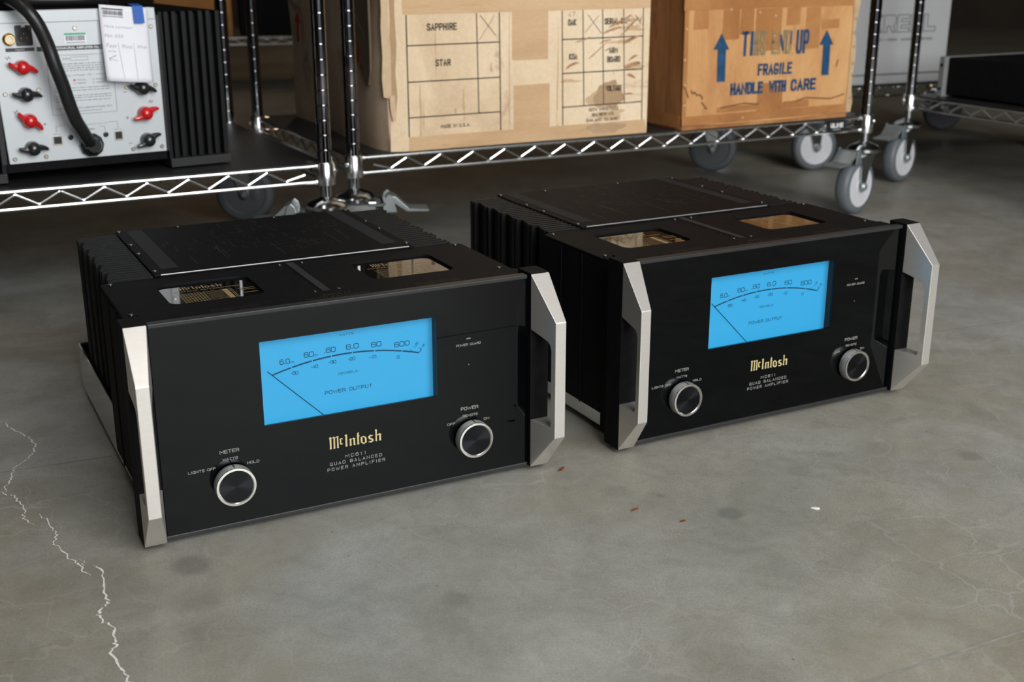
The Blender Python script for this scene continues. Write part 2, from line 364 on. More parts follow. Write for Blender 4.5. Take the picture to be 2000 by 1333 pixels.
_tc = {}
def glyphs(s, sp=1.0, shear=0.0, bold=0.0):
    k = (s, sp, shear, bold)
    if k not in _tc:
        cu = bpy.data.curves.new('t', 'FONT'); cu.body = s; cu.space_character = sp; cu.shear = shear; cu.offset = bold; cu.resolution_u = 2
        o = bpy.data.objects.new('t', cu); C.objects.link(o)
        dg = bpy.context.evaluated_depsgraph_get(); me = bpy.data.meshes.new_from_object(o.evaluated_get(dg))
        _tc[k] = ([(v.co.x, v.co.y) for v in me.vertices], [tuple(p.vertices) for p in me.polygons])
        bpy.data.objects.remove(o); bpy.data.curves.remove(cu); bpy.data.meshes.remove(me)
    return _tc[k]
def text(mb, s, x0, x1, z, h, fn, d, sp=1.0, shear=0.0, bold=0.0, rot=0.0, desc=False):
    """print s between x0 and x1 on the plane fn, baseline z, cap height h"""
    vs, fs = glyphs(s, sp, shear, bold)
    xa = min(v[0] for v in vs); xb = max(v[0] for v in vs)
    za = 0 if desc else min(v[1] for v in vs); zb = max(v[1] for v in vs)
    sx = (x1-x0)/(xb-xa); sz = h/(zb-za); out = []; cx, cz = (x0+x1)/2, z+h/2
    for a, b in vs:
        X = x0+(a-xa)*sx; Z = z+(b-za)*sz
        if rot:
            c_, s_ = math.cos(rot), math.sin(rot); dx, dz = X-cx, Z-cz; X = cx+dx*c_-dz*s_; Z = cz+dx*s_+dz*c_
        out.append(fn(X, Z, d))
    mb.add(out, fs); return mb
def line(mb, pts, wd, fn, d):
    """flat printed stroke of width wd"""
    for (a0, b0), (a1, b1) in zip(pts, pts[1:]):
        dx, dz = a1-a0, b1-b0; L = math.hypot(dx, dz) or 1; nx, nz = -dz/L*wd/2, dx/L*wd/2
        mb.add([fn(a0+nx, b0+nz, d), fn(a0-nx, b0-nz, d), fn(a1-nx, b1-nz, d), fn(a1+nx, b1+nz, d)], [(0, 1, 2, 3)])
    return mb
# squared stroke lettering: every glyph a set of polylines on a unit cell
def _g(*p): return [[(float(a), float(b)) for a, b in q] for q in p]
_c = .2; _k = .14
STROKES = {
 'O': _g([(_c,0),(1-_c,0),(1,_k),(1,1-_k),(1-_c,1),(_c,1),(0,1-_k),(0,_k),(_c,0)]),
 '0': _g([(_c,0),(1-_c,0),(1,_k),(1,1-_k),(1-_c,1),(_c,1),(0,1-_k),(0,_k),(_c,0)]),
 'Q': _g([(_c,0),(1-_c,0),(1,_k),(1,1-_k),(1-_c,1),(_c,1),(0,1-_k),(0,_k),(_c,0)], [(.6,.25),(1.02,-.04)]),
 'A': _g([(0,0),(.5,1),(1,0)], [(.18,.33),(.82,.33)]),
 'B': _g([(0,0),(0,1),(.8,1),(.95,.88),(.95,.64),(.8,.53),(0,.53)], [(.8,.53),(1,.42),(1,.12),(.82,0),(0,0)]),
 'C': _g([(1,.26),(1,_k),(1-_c,0),(_c,0),(0,_k),(0,1-_k),(_c,1),(1-_c,1),(1,1-_k),(1,.74)]),
 'D': _g([(0,0),(0,1),(.75,1),(1,.84),(1,.16),(.75,0),(0,0)]),
 'E': _g([(1,0),(0,0),(0,1),(1,1)], [(0,.52),(.88,.52)]), 'F': _g([(0,0),(0,1),(1,1)], [(0,.50),(.88,.50)]),
 'G': _g([(.62,.42),(1,.42),(1,_k),(1-_c,0),(_c,0),(0,_k),(0,1-_k),(_c,1),(1-_c,1),(1,1-_k),(1,.82)]),
 'H': _g([(0,0),(0,1)], [(1,0),(1,1)], [(0,.5),(1,.5)]), 'I': _g([(.5,0),(.5,1)]),
 'J': _g([(1,1),(1,_k),(1-_c,0),(_c,0),(0,_k),(0,.25)]), 'K': _g([(0,0),(0,1)], [(1,1),(.05,.48),(1,0)]),
 'L': _g([(0,1),(0,0),(1,0)]), 'M': _g([(0,0),(0,1),(.5,.36),(1,1),(1,0)]), 'N': _g([(0,0),(0,1),(1,0),(1,1)]),
 'P': _g([(0,0),(0,1),(.82,1),(1,.86),(1,.58),(.82,.45),(0,.45)]),
 'R': _g([(0,0),(0,1),(.82,1),(1,.87),(1,.60),(.82,.47),(0,.47)], [(.6,.47),(1,0)]),
 'S': _g([(0,.19),(0,_k),(_c,0),(1-_c,0),(1,_k),(1,.33),(0,.66),(0,1-_k),(_c,1),(1-_c,1),(1,1-_k),(1,.81)]),
 'T': _g([(.5,0),(.5,1)], [(0,1),(1,1)]), 'U': _g([(0,1),(0,_k),(_c,0),(1-_c,0),(1,_k),(1,1)]),
 'V': _g([(0,1),(.5,0),(1,1)]), 'W': _g([(0,1),(.25,0),(.5,.8),(.75,0),(1,1)]), 'X': _g([(0,0),(1,1)], [(0,1),(1,0)]),
 'Y': _g([(0,1),(.5,.45),(1,1)], [(.5,.45),(.5,0)]), 'Z': _g([(0,1),(1,1),(0,0),(1,0)]),
 '1': _g([(.25,.78),(.6,1),(.6,0)]), '2': _g([(0,.78),(0,1-_k),(_c,1),(1-_c,1),(1,1-_k),(1,.62),(.85,.50),(.15,.40),(0,.28),(0,0),(1,0)]),
 '3': _g([(0,.80),(0,1-_k),(_c,1),(1-_c,1),(1,1-_k),(1,.64),(.8,.53),(.3,.53)], [(.8,.53),(1,.42),(1,_k),(1-_c,0),(_c,0),(0,_k),(0,.22)]),
 '4': _g([(.78,0),(.78,1),(0,.28),(1,.28)]), '5': _g([(1,1),(0,1),(0,.56),(.8,.60),(1,.46),(1,_k),(1-_c,0),(_c,0),(0,_k),(0,.2)]),
 '6': _g([(.95,.80),(.95,.9),(.8,1),(_c,1),(0,1-_k),(0,_k),(_c,0),(1-_c,0),(1,_k),(1,.42),(1-_c,.56),(0,.56)]),
 '7': _g([(0,1),(1,1),(.4,0)]), '8': _g([(_c,.53),(1-_c,.53),(1,.40),(1,_k),(1-_c,0),(_c,0),(0,_k),(0,.40),(_c,.53),(.05,.64),(.05,.9),(_c,1),(1-_c,1),(.95,.9),(.95,.64),(1-_c,.53)]),
 '9': _g([(.05,.18),(.2,0),(1-_c,0),(1,_k),(1,1-_k),(1-_c,1),(_c,1),(0,1-_k),(0,.58),(_c,.44),(1,.44)]),
 '-': _g([(.1,.46),(.9,.46)]), '.': _g([(.4,0),(.4,.10)]), ',': _g([(.5,.08),(.35,-.12)]), '#': _g([(.3,0),(.4,1)], [(.65,0),(.75,1)], [(0,.33),(1,.33)], [(0,.68),(1,.68)]), '+': _g([(0,.5),(1,.5)], [(.5,.1),(.5,.9)]),
}
WID = {'I': .30, '1': .62, '.': .30, ',': .30, '-': .55, ' ': .62, 'M': 1.35, 'W': 1.5, 'N': 1.1}
def stext(mb, s, x0, x1, z, h, fn, d, wt=.13, gap=.34, rot=0.0):
    wd = h*wt; adv = []; x = 0
    for ch in s: adv.append(x); x += WID.get(ch, 1.0)+gap
    tot = x-gap; sx = (x1-x0-wd)/tot; cx, cz = (x0+x1)/2, z+h/2; ci, si = math.cos(rot), math.sin(rot)
    def P(u, v):
        X = x0+wd/2+u*sx; Z = z+wd/2+v*(h-wd)
        return (cx+(X-cx)*ci-(Z-cz)*si, cz+(X-cx)*si+(Z-cz)*ci) if rot else (X, Z)
    for ch, a in zip(s, adv):
        if ch == ' ': continue
        w_ = WID.get(ch, 1.0)
        for q in STROKES[ch]:
            p = [P(a+(u*w_ if ch not in 'I' else w_*.5), v) for u, v in q]; n = len(p)
            closed = n > 2 and math.dist(p[0], p[-1]) < 1e-9
            L = []
            for i in range(n):
                pa = p[i-1] if i else (p[-2] if closed else None); pb = p[i+1] if i < n-1 else (p[1] if closed else None)
                def un(a_, b_): l_ = math.dist(a_, b_) or 1; return ((b_[0]-a_[0])/l_, (b_[1]-a_[1])/l_)
                d1 = un(pa, p[i]) if pa else un(p[i], pb); d2 = un(p[i], pb) if pb else d1
                n1 = (-d1[1], d1[0]); n2 = (-d2[1], d2[0]); mx_, my_ = n1[0]+n2[0], n1[1]+n2[1]; ml = math.hypot(mx_, my_) or 1
                mx_, my_ = mx_/ml, my_/ml; k = min(1.6, 1/max(.3, mx_*n1[0]+my_*n1[1]))*wd/2
                e = 0 if (pa and pb) else (wd/2 if not pa else -wd/2)
                L.append(((p[i][0]+mx_*k-d1[0]*e, p[i][1]+my_*k-d1[1]*e), (p[i][0]-mx_*k-d1[0]*e, p[i][1]-my_*k-d1[1]*e)))
            vs = [fn(*pt, d) for pr_ in L for pt in pr_]
            mb.add(vs, [(2*i, 2*i+1, 2*i+3, 2*i+2) for i in range(n-1)])
    return mb
def sword(parent, name, m, s, x0, x1, z, h, fn, d, **k): return stext(MB(), s, x0, x1, z, h, fn, d, **k).build(name, m, parent)
def word(parent, name, m, s, x0, x1, z, h, fn, d, **k):
    return text(MB(), s, x0, x1, z, h, fn, d, **k).build(name, m, parent)
def stuff(o): o['kind'] = 'stuff'; return o
def quad(mb, x0, x1, z0, z1, fn, d): return mb.add([fn(x0, z0, d), fn(x1, z0, d), fn(x1, z1, d), fn(x0, z1, d)], [(0, 1, 2, 3)])

# ------------------------------------------------------------------ the setting
def struct(name, mb, m, **k): return tag(mb.build(name, m, **k), None, None, None, 'structure')
X0, X1, Y0, Y1, H = -6.0, 6.5, -1.45, 9.5, 4.0
floor = struct('floor', MB().box(X0, X1, Y0, Y1, -0.1, 0), M['concrete'])
struct('ceiling', MB().box(X0, X1, Y0, Y1, H, H+0.1), M['ceiling'])
struct('wall_back', MB().box(X0, X1, Y1, Y1+0.15, -0.1, H+0.1), M['wall'])
struct('wall_left', MB().box(X0-0.15, X0, Y0, Y1, -0.1, H+0.1), M['wall'])
struct('wall_right', MB().box(X1, X1+0.15, Y0, Y1, -0.1, H+0.1), M['wall'])
struct('wall_front', MB().prism([(X0, -0.1), (X1, -0.1), (X1, H+0.1), (X0, H+0.1)], XZ, Y0-0.15, Y0, holes=[[(.3, 0.02), (3.0, 0.02), (3.0, 2.8), (.3, 2.8)]]), M['wall'])

rnd = random.Random(4)
CR = [
 [[-0.652,1.436],[-0.641,1.426],[-0.624,1.404],[-0.608,1.392],[-0.596,1.381],[-0.585,1.365],[-0.576,1.359],[-0.576,1.347],[-0.571,1.336],[-0.57,1.32],[-0.571,1.309],[-0.573,1.299],[-0.576,1.289],[-0.572,1.274],[-0.566,1.254],[-0.566,1.238],[-0.559,1.22]],
 [[-0.567,1.224],[-0.558,1.216],[-0.546,1.212],[-0.535,1.196],[-0.521,1.178],[-0.519,1.166],[-0.513,1.155],[-0.497,1.141]],
 [[-0.502,1.167],[-0.492,1.156],[-0.478,1.134],[-0.47,1.125],[-0.466,1.116],[-0.464,1.101],[-0.455,1.093],[-0.439,1.071],[-0.426,1.06],[-0.418,1.051],[-0.411,1.04],[-0.404,1.034]],
 [[-0.408,1.055],[-0.397,1.046],[-0.388,1.02],[-0.378,0.998],[-0.372,0.987],[-0.371,0.977],[-0.374,0.966],[-0.373,0.961],[-0.364,0.95],[-0.352,0.941],[-0.347,0.925],[-0.342,0.913],[-0.342,0.901],[-0.33,0.881],[-0.321,0.872],[-0.315,0.859],[-0.300,0.842],[-0.296,0.82]],
 [[-0.427,1.068],[-0.421,1.064],[-0.418,1.055],[-0.418,1.05]]]
for k, path in enumerate(CR):
    pts = []
    for (a, b), (c, d) in zip(path, path[1:]):
        for t in (0, .25, .5, .75):
            pts.append((a+(c-a)*t + rnd.uniform(-1, 1)*.0017, b+(d-b)*t + rnd.uniform(-1, 1)*.0017))
    pts.append(tuple(path[-1])); mb = MB(); n = len(pts); ws = []
    for i in range(n):
        e = min(1, min(i, n-1-i)/4 + .15); ws.append(e*(.0004+.0008*rnd.random())*(1.15 if k == 3 else .8 if k != 4 else .4))
    vs = []; 
    for (a, b), wd in zip(pts, ws): vs += [(a-wd, b-wd*.4, .0004), (a+wd, b+wd*.4, .0004)]
    mb.add(vs, [(2*i, 2*i+1, 2*i+3, 2*i+2) for i in range(n-1)])
    mb.build('crack', M['crackw'], floor)
mb = MB(); line(mb, [(-1.6, .847), (-.587, 1.275), (-.449, 1.333), (.633, 1.80), (.827, 1.874), (2.2, 2.45)], .0011, XY, .0003)
mb.build('joint_line', M['joint'], floor)
mb = MB(); line(mb, [(.262, .843), (.289, .857), (.451, .936), (1.2, 1.31)], .0028, XY, .0003)
mb.build('joint_line', M['joint'], floor)
def chip(x, y, a, l, wd, m, label, cat, name):
    pts = [(l*.5*math.cos(t)*(1+.25*rnd.random()), wd*.5*math.sin(t)*(1+.3*rnd.random())) for t in [2*PI*i/9 for i in range(9)]]
    o = MB().prism(pts, lambda p, q, d: (p, q, d*(1+p/l)), 0, .0010).build(name, m); o.location = (x, y, .0001); o.rotation_euler.z = a
    return tag(o, label, cat)
chip(.057, 1.283, 1.0, .012, .0034, M['debris'], 'rust-brown leaf scrap on the floor by the left amplifier\'s right handle', 'leaf scrap', 'leaf_scrap')
chip(.131, 1.177, .6, .010, .0022, M['debris'], 'thin rusty sliver on the bare floor before the gap between both amplifiers', 'debris', 'rust_sliver')
chip(.179, 1.150, .2, .006, .003, M['debris'], 'tiny orange-brown crumb beside the dark oily spot on the floor', 'debris', 'rust_crumb')
chip(.325, 1.181, -.3, .009, .0035, M['debrisw'], 'small white paint chip on the floor in front of the right amplifier', 'paint chip', 'paint_chip')

# ------------------------------------------------------------------ wire shelving units
def post_mesh(z0, z1):   # a tube with a groove every inch
    prof = [(.0110, z0), (.0125, z0)]; z = math.ceil(z0/.0254)*.0254 + .012
    while z < z1 - .02:
        prof += [(.0125, z-.0024), (.0125, z-.0014), (.0116, z-.0010), (.0116, z+.0004), (.0127, z+.0010), (.0125, z+.0018), (.0125, z+.0026)]; z += .0254
    prof += [(.0125, z1), (.0110, z1)]
    return MB().lathe(prof, n=20)
ZS = .2167
def caster(parent, x, y, axis, brake, hub='hub'):
    """axis, brake: local angles of the axle and of the brake pedal / trail"""
    ca = Vector((math.cos(axis), math.sin(axis), 0)); tr = Vector((math.cos(axis+PI/2), math.sin(axis+PI/2), 0))
    if brake is not None and math.cos(axis+PI/2-brake) < 0: tr = -tr
    P = Vector((x, y, 0)); wc = P + tr*.026 + Vector((0, 0, .0635))
    f = MB().lathe([(.010, .192), (.010, .160), (.014, .158), (.030, .152), (.036, .145), (.036, .139), (.028, .134)], P, n=24)
    f.prism([(-.034, -.026), (.050, -.030), (.056, -.024), (.056, .024), (.050, .030), (-.034, .026)], lambda t, q, d: tuple(P + tr*t + ca*q + Vector((0, 0, d))), .1335, .1365)
    for s in (-1, 1):
        a = P + ca*s*.021; ring = []
        for (t, z) in ((-.020, .138), (.034, .138), (.038, .10), (.034, .058), (.026, .050), (.018, .058), (.004, .10)):
            ring.append((t, z))
        f.prism(ring, lambda t, z, d, s=s: tuple(P + tr*t + ca*(s*.020 + d) + Vector((0, 0, z))), -.0018, .0018)
    f.prism([(-.022, -.022), (.036, -.022), (.036, .022), (-.022, .022)], lambda t, q, d: tuple(P + tr*t + ca*q + Vector((0, 0, d))), .133, .138)
    fo = f.build('caster', M['castm'], parent, smooth=True)
    ty = MB().lathe([(.047, -.016), (.056, -.016), (.0605, -.013), (.0632, -.007), (.0635, 0), (.0632, .007), (.0605, .013), (.056, .016), (.047, .016)], wc, ca, 40, closed=True)
    ty.build('tyre', M['tyre'], fo, smooth=True)
    h = MB().lathe([(.048, -.0150), (.046, -.0165), (.043, -.0150), (.016, -.0125), (.015, -.017), (.015, .017), (.016, .0125), (.043, .0150), (.046, .0165), (.048, .0150)], wc, ca, 40)
    h.build('wheel_hub', M[hub], fo, smooth=True)
    MB().lathe([(.006, -.027), (.010, -.025), (.010, -.022), (.005, -.021), (.005, .021), (.010, .022), (.010, .025), (.006, .029)], wc, ca, 12).build('axle_bolt', M['zinc'], fo, smooth=True)
    if brake is not None:
        side = ca
        def fn(t, z, d): return tuple(P + tr*t + side*d + Vector((0, 0, z)))
        p = MB()
        p.prism([(.020, .138), (.055, .136), (.062, .148), (.072, .146), (.096, .124), (.132, .121), (.132, .117), (.092, .118), (.066, .136), (.058, .128), (.020, .130)], fn, -.022, .022)
        for s in (-1, 1):
            p.prism([(.046, .118), (.074, .118), (.067, .146), (.060, .152), (.053, .146)], fn, s*.025-.0012, s*.025+.0012)
        p.build('brake_pedal', M['zinc'], fo, bevel=.0012)
    return fo

def shelf(parent, W, D, zs, deck=True, pitch=.0665, bright='chrome'):
    r = .0032; zl = zs-.0305; a = .016
    s = MB()
    for z in (zs-r, zl):
        s.tube([(a, 0, z), (W-a, 0, z)], r, 8); s.tube([(a, D, z), (W-a, D, z)], r, 8)
        s.tube([(0, a, z), (0, D-a, z)], r, 8); s.tube([(W, a, z), (W, D-a, z)], r, 8)
        for x, y in ((a, 0), (W-a, 0), (a, D), (W-a, D)): s.lathe([(.002, -.004), (.0045, -.003), (.0045, .003), (.002, .004)], (x, y, z), (1, 0, 0), 8)
    sh = s.build('shelf', M[bright], parent, smooth=True)
    def truss(p0, p1, ph=0):
        p0 = Vector(p0); p1 = Vector(p1); L = (p1-p0).length - .075; d = (p1-p0).normalized(); n = max(2, round(L/(pitch/2)))
        pts = []
        zt = zs-.0075; zb = zl+.0045
        for i in range(n+1):
            q = p0 + d*(.0375 + L*i/n); z = zb if (i+ph) % 2 else zt
            if i in (0, n): z = (zt+zb)/2
            if 0 < i < n:
                pts += [q - d*.003 + Vector((0, 0, z - (.0018 if z == zt else -.0018))), q + Vector((0, 0, z)), q + d*.003 + Vector((0, 0, z - (.0018 if z == zt else -.0018)))]
            else: pts.append(q + Vector((0, 0, z)))
        MB().tube(pts, .0024, 8).build('truss_wire', M[bright], sh, smooth=True)
    truss((0, 0, 0), (W, 0, 0)); truss((0, D, 0), (W, D, 0)); truss((0, 0, 0), (0, D, 0)); truss((W, 0, 0), (W, D, 0))
    if deck:
        m = MB(); n = int((W-.05)/.0254); z = zs-.0058
        for i in range(n+1):
            x = .025 + (W-.05)*i/n; m.tube([(x, -.0038, z-.001), (x, 0, z), (x, D, z), (x, D+.0038, z-.001)], .0016, 5)
        for k in range(1, 4): m.tube([(0, D*k/4, z-.0035), (W, D*k/4, z-.0035)], .0024, 5)
        o = m.build('deck_wires', M['chromed'], sh, smooth=True); o['kind'] = 'stuff'
    for x, y in ((0, 0), (W, 0), (0, D), (W, D)):
        sx = 1 if x == 0 else -1; sy = 1 if y == 0 else -1
        c = MB().lathe([(.0130, zs-.036), (.0168, zs-.036), (.0172, zs-.030), (.0160, zs+.001), (.0140, zs+.0035), (.0130, zs+.0035)], (x, y, 0), n=20)
        c.lathe([(.004, -.003), (.005, 0), (.004, .003)], (x - sx*.0155, y - sy*.006, zs-.012), (0, 0, 1), 8)
        c.build('corner_collar', M['chrome'], sh, smooth=True)
    return sh

post_me = None
def unit(loc, ang, W, D, label, casters, upper=True, posts_only=None, top=1.65, deck=True, bright='chrome'):
    global post_me
    u = empty('wire_shelving_unit', (loc[0], loc[1], 0), R(ang), label, 'shelving unit')
    for x, y in ((0, 0), (W, 0), (0, D), (W, D)):
        if post_me is None:
            o = post_mesh(.181, 1.65).build('post', M['chromed'], u, smooth=True); post_me = o.data
        else:
            o = bpy.data.objects.new('post', post_me); C.objects.link(o); o.parent = u
        o.location = (x, y, 0)
    shelf(u, W, D, ZS, deck, bright=bright)
    if upper: shelf(u, W, D, 1.02, deck, bright=bright)
    for (x, y), (ax, br, hub) in zip(((0, 0), (W, 0), (0, D), (W, D)), casters):
        caster(u, x, y, R(ax-ang), R(br-ang) if br is not None else None, hub)
    return u
def liner(parent_loc, ang, W, D, label, z=ZS, name='shelf_liner', cut=.026):
    c = cut
    lp = [(c, -.002), (W-c, -.002), (W-c, c), (W+.002, c), (W+.002, D-c), (W-c, D-c), (W-c, D+.002), (c, D+.002), (c, D-c), (-.002, D-c), (-.002, c), (c, c)]
    o = MB().prism(lp, XY, z+.0001, z+.0019).build(name, M['liner']); o.location = (parent_loc[0], parent_loc[1], 0); o.rotation_euler.z = R(ang)
    return tag(o, label, 'shelf liner')
A1 = 28.3; A2 = 27.5
def off(p, ang, u, v): t = R(ang); return (p[0]+u*math.cos(t)-v*math.sin(t), p[1]+u*math.sin(t)+v*math.cos(t))
U2 = (-.2845, 2.167); W2 = 1.213; D2 = .602
U1r = (-.3245, 2.095); U1 = off(U1r, A1, -1.213, 0)
unit(U2, A2, W2, D2, 'chrome wire shelving unit carrying the two big brown cardboard boxes',
     [(280, 8, 'hub'), (-45, 225, 'hub'), (0, 270, 'hubd'), (262, None, 'hubd')])
unit(U1, A1, 1.213, .602, 'chrome wire shelving unit on the left, carrying the silver-backed amplifier',
     [(280, 180, 'hub'), (272, 187, 'hub'), (270, None, 'hub'), (275, None, 'hubd')])
liner(U2, A2, W2, D2, 'black plastic liner under the two brown cardboard boxes')
liner(U1, A1, 1.213, .602, 'black plastic liner under the silver-backed amplifier')
liner(U2, A2, W2, D2, 'black plastic liner on the empty shelf above the brown boxes', z=1.02)
liner(U1, A1, 1.213, .602, 'black plastic liner on the empty shelf above the silver-backed amplifier', z=1.02)
P5 = (1.013, 3.122); U5 = off(P5, A2, 0, -.602)
u5 = unit(U5, A2, W2, D2, 'chrome wire shelving unit at the right edge, carrying the low black chassis', [(-45, 225, 'hub'), (300, 200, 'hub'), (-45, 225, 'hub'), (270, None, 'hubd')])
liner(U5, A2, W2, D2, 'black plastic liner under the low black chassis with grey end')
U4 = (.790, 3.27)
unit(U4, 24, .87, .46, 'narrow chrome wire shelving unit behind, carrying the white carton', [(285, None, 'hub'), (285, None, 'hubd'), (270, None, 'hubd'), (270, None, 'hubd')])
liner(U4, 24, .87, .46, 'black plastic liner under the white carton')
U6 = (-1.98, 5.05)
unit(U6, 13, 1.2, .60, 'distant chrome wire shelving unit carrying the orange carton, far left', [(270, None, 'hubd'), (270, None, 'hubd'), (270, None, 'hubd'), (262, None, 'hubd')])
# the maker's plate clipped on the front wires (child of its unit's shelf)
unit2 = [o for o in bpy.data.objects if o.name == 'wire_shelving_unit'][0]
pl = MB().prism(rrect(1.096, 1.148, .1885, .2125, .002), XZ, -.0075, -.0035).build('name_plate', M['blkpl'], unit2)
mb = MB(); stext(mb, 'ULINE', 1.1045, 1.1400, .1975, .0100, XZ, -.0078, wt=.24, gap=.5)
mb2 = text(mb, 'SHELVING', 1.112, 1.1325, .1920, .0028, XZ, -.0078)
stuff(mb.build('lettering', M['whiteprint'], pl))

# ------------------------------------------------------------------ the black amplifiers with blue meters
LOGO = {"M1":[[-30.5,84.8],[-28.1,85.4],[-27.6,84.4],[-27.8,83.2],[-27.9,72.8],[-27.4,72.3],[-29.0,71.2],[-30.2,72.5],[-29.7,73.3],[-29.8,83.6],[-30.2,83.9]],"M2":[[-27.6,83.8],[-24.8,85.4],[-23.8,84.2],[-23.9,72.6],[-23.4,72.3],[-24.9,71.1],[-26.2,72.4],[-25.7,73.0],[-25.5,83.6],[-26.1,84.2],[-27.4,83.1]],"M3":[[-23.8,83.7],[-21.0,85.4],[-20.4,84.5],[-19.5,84.9],[-19.9,83.6],[-20.2,83.3],[-20.1,73.0],[-19.6,72.4],[-21.0,71.3],[-22.2,72.3],[-21.8,72.9],[-21.7,83.3],[-22.2,84.1],[-23.6,83.0]],"c":[[-19.0,81.1],[-16.6,82.4],[-16.0,81.5],[-14.8,81.4],[-15.7,80.4],[-16.5,81.0],[-17.1,80.7],[-17.1,76.6],[-16.3,75.7],[-14.9,75.7],[-17.0,74.4],[-18.9,75.8],[-18.6,76.2],[-18.5,80.5]],"I":[[-13.2,84.3],[-11.4,85.5],[-10.0,84.1],[-10.4,83.6],[-10.5,73.1],[-10.1,72.2],[-11.6,71.1],[-12.8,72.4],[-12.4,73.2],[-12.4,83.5]],"n1":[[-8.3,79.0],[-6.3,80.0],[-5.5,78.9],[-5.9,78.6],[-5.8,72.8],[-5.4,72.3],[-6.9,71.0],[-8.2,72.4],[-7.7,73.0],[-7.7,78.5]],"n2":[[-5.8,78.8],[-3.1,80.2],[-2.3,79.2],[-1.0,79.2],[-1.8,78.2],[-1.6,72.7],[-1.2,71.9],[-2.6,71.1],[-3.9,72.3],[-3.5,73.0],[-3.7,78.6],[-4.2,78.9],[-5.5,78.2]],"t":[[0.6,83.9],[2.3,85.5],[2.8,83.9],[2.6,81.3],[3.8,81.1],[3.4,80.5],[2.7,80.6],[2.6,72.7],[3.1,72.0],[1.6,71.0],[0.2,72.3],[0.7,72.9],[0.7,80.8],[-0.2,81.2],[0.9,81.7]],"s":[[13.0,78.2],[15.5,80.0],[16.8,79.1],[18.9,79.2],[17.6,77.8],[16.1,78.1],[15.2,77.4],[15.3,76.5],[18.3,75.0],[19.1,73.1],[18.9,72.0],[16.0,70.7],[14.9,71.3],[12.8,71.9],[14.6,72.9],[16.1,72.4],[16.9,72.9],[16.9,73.8],[14.0,75.0],[13.2,76.5]],"h1":[[20.6,83.9],[22.1,85.3],[23.5,83.3],[23.0,83.0],[22.8,72.4],[23.4,71.8],[22.1,70.9],[20.8,72.1],[21.2,72.7],[21.3,83.1]],"h2":[[23.1,78.5],[25.9,79.8],[27.0,78.8],[28.4,78.5],[27.4,77.6],[27.5,72.2],[27.8,71.7],[26.3,70.9],[25.0,72.2],[25.5,72.8],[25.4,77.9],[24.8,78.3],[23.2,77.2]]}
LO = [[4.5,79.0],[7.9,80.1],[11.1,77.7],[11.3,72.2],[7.9,70.6],[4.6,72.8]]; LI = [[6.5,78.4],[7.4,78.8],[9.1,77.5],[9.3,72.8],[7.6,72.2],[6.6,73.3]]
def logo(mb, fn, d, sx=1.0, x0=0.0, z0=0.0, sz=1.0):
    g = lambda p: [((x/1000*sx)+x0, ((z-70.6)/1000*sz)+z0) for x, z in p]
    for p in list(LOGO.values()): mb.prism(g(p), fn, d, d+1e-5)
    mb.prism(g(LO), fn, d, d+1e-5, holes=[g(LI)]); return mb

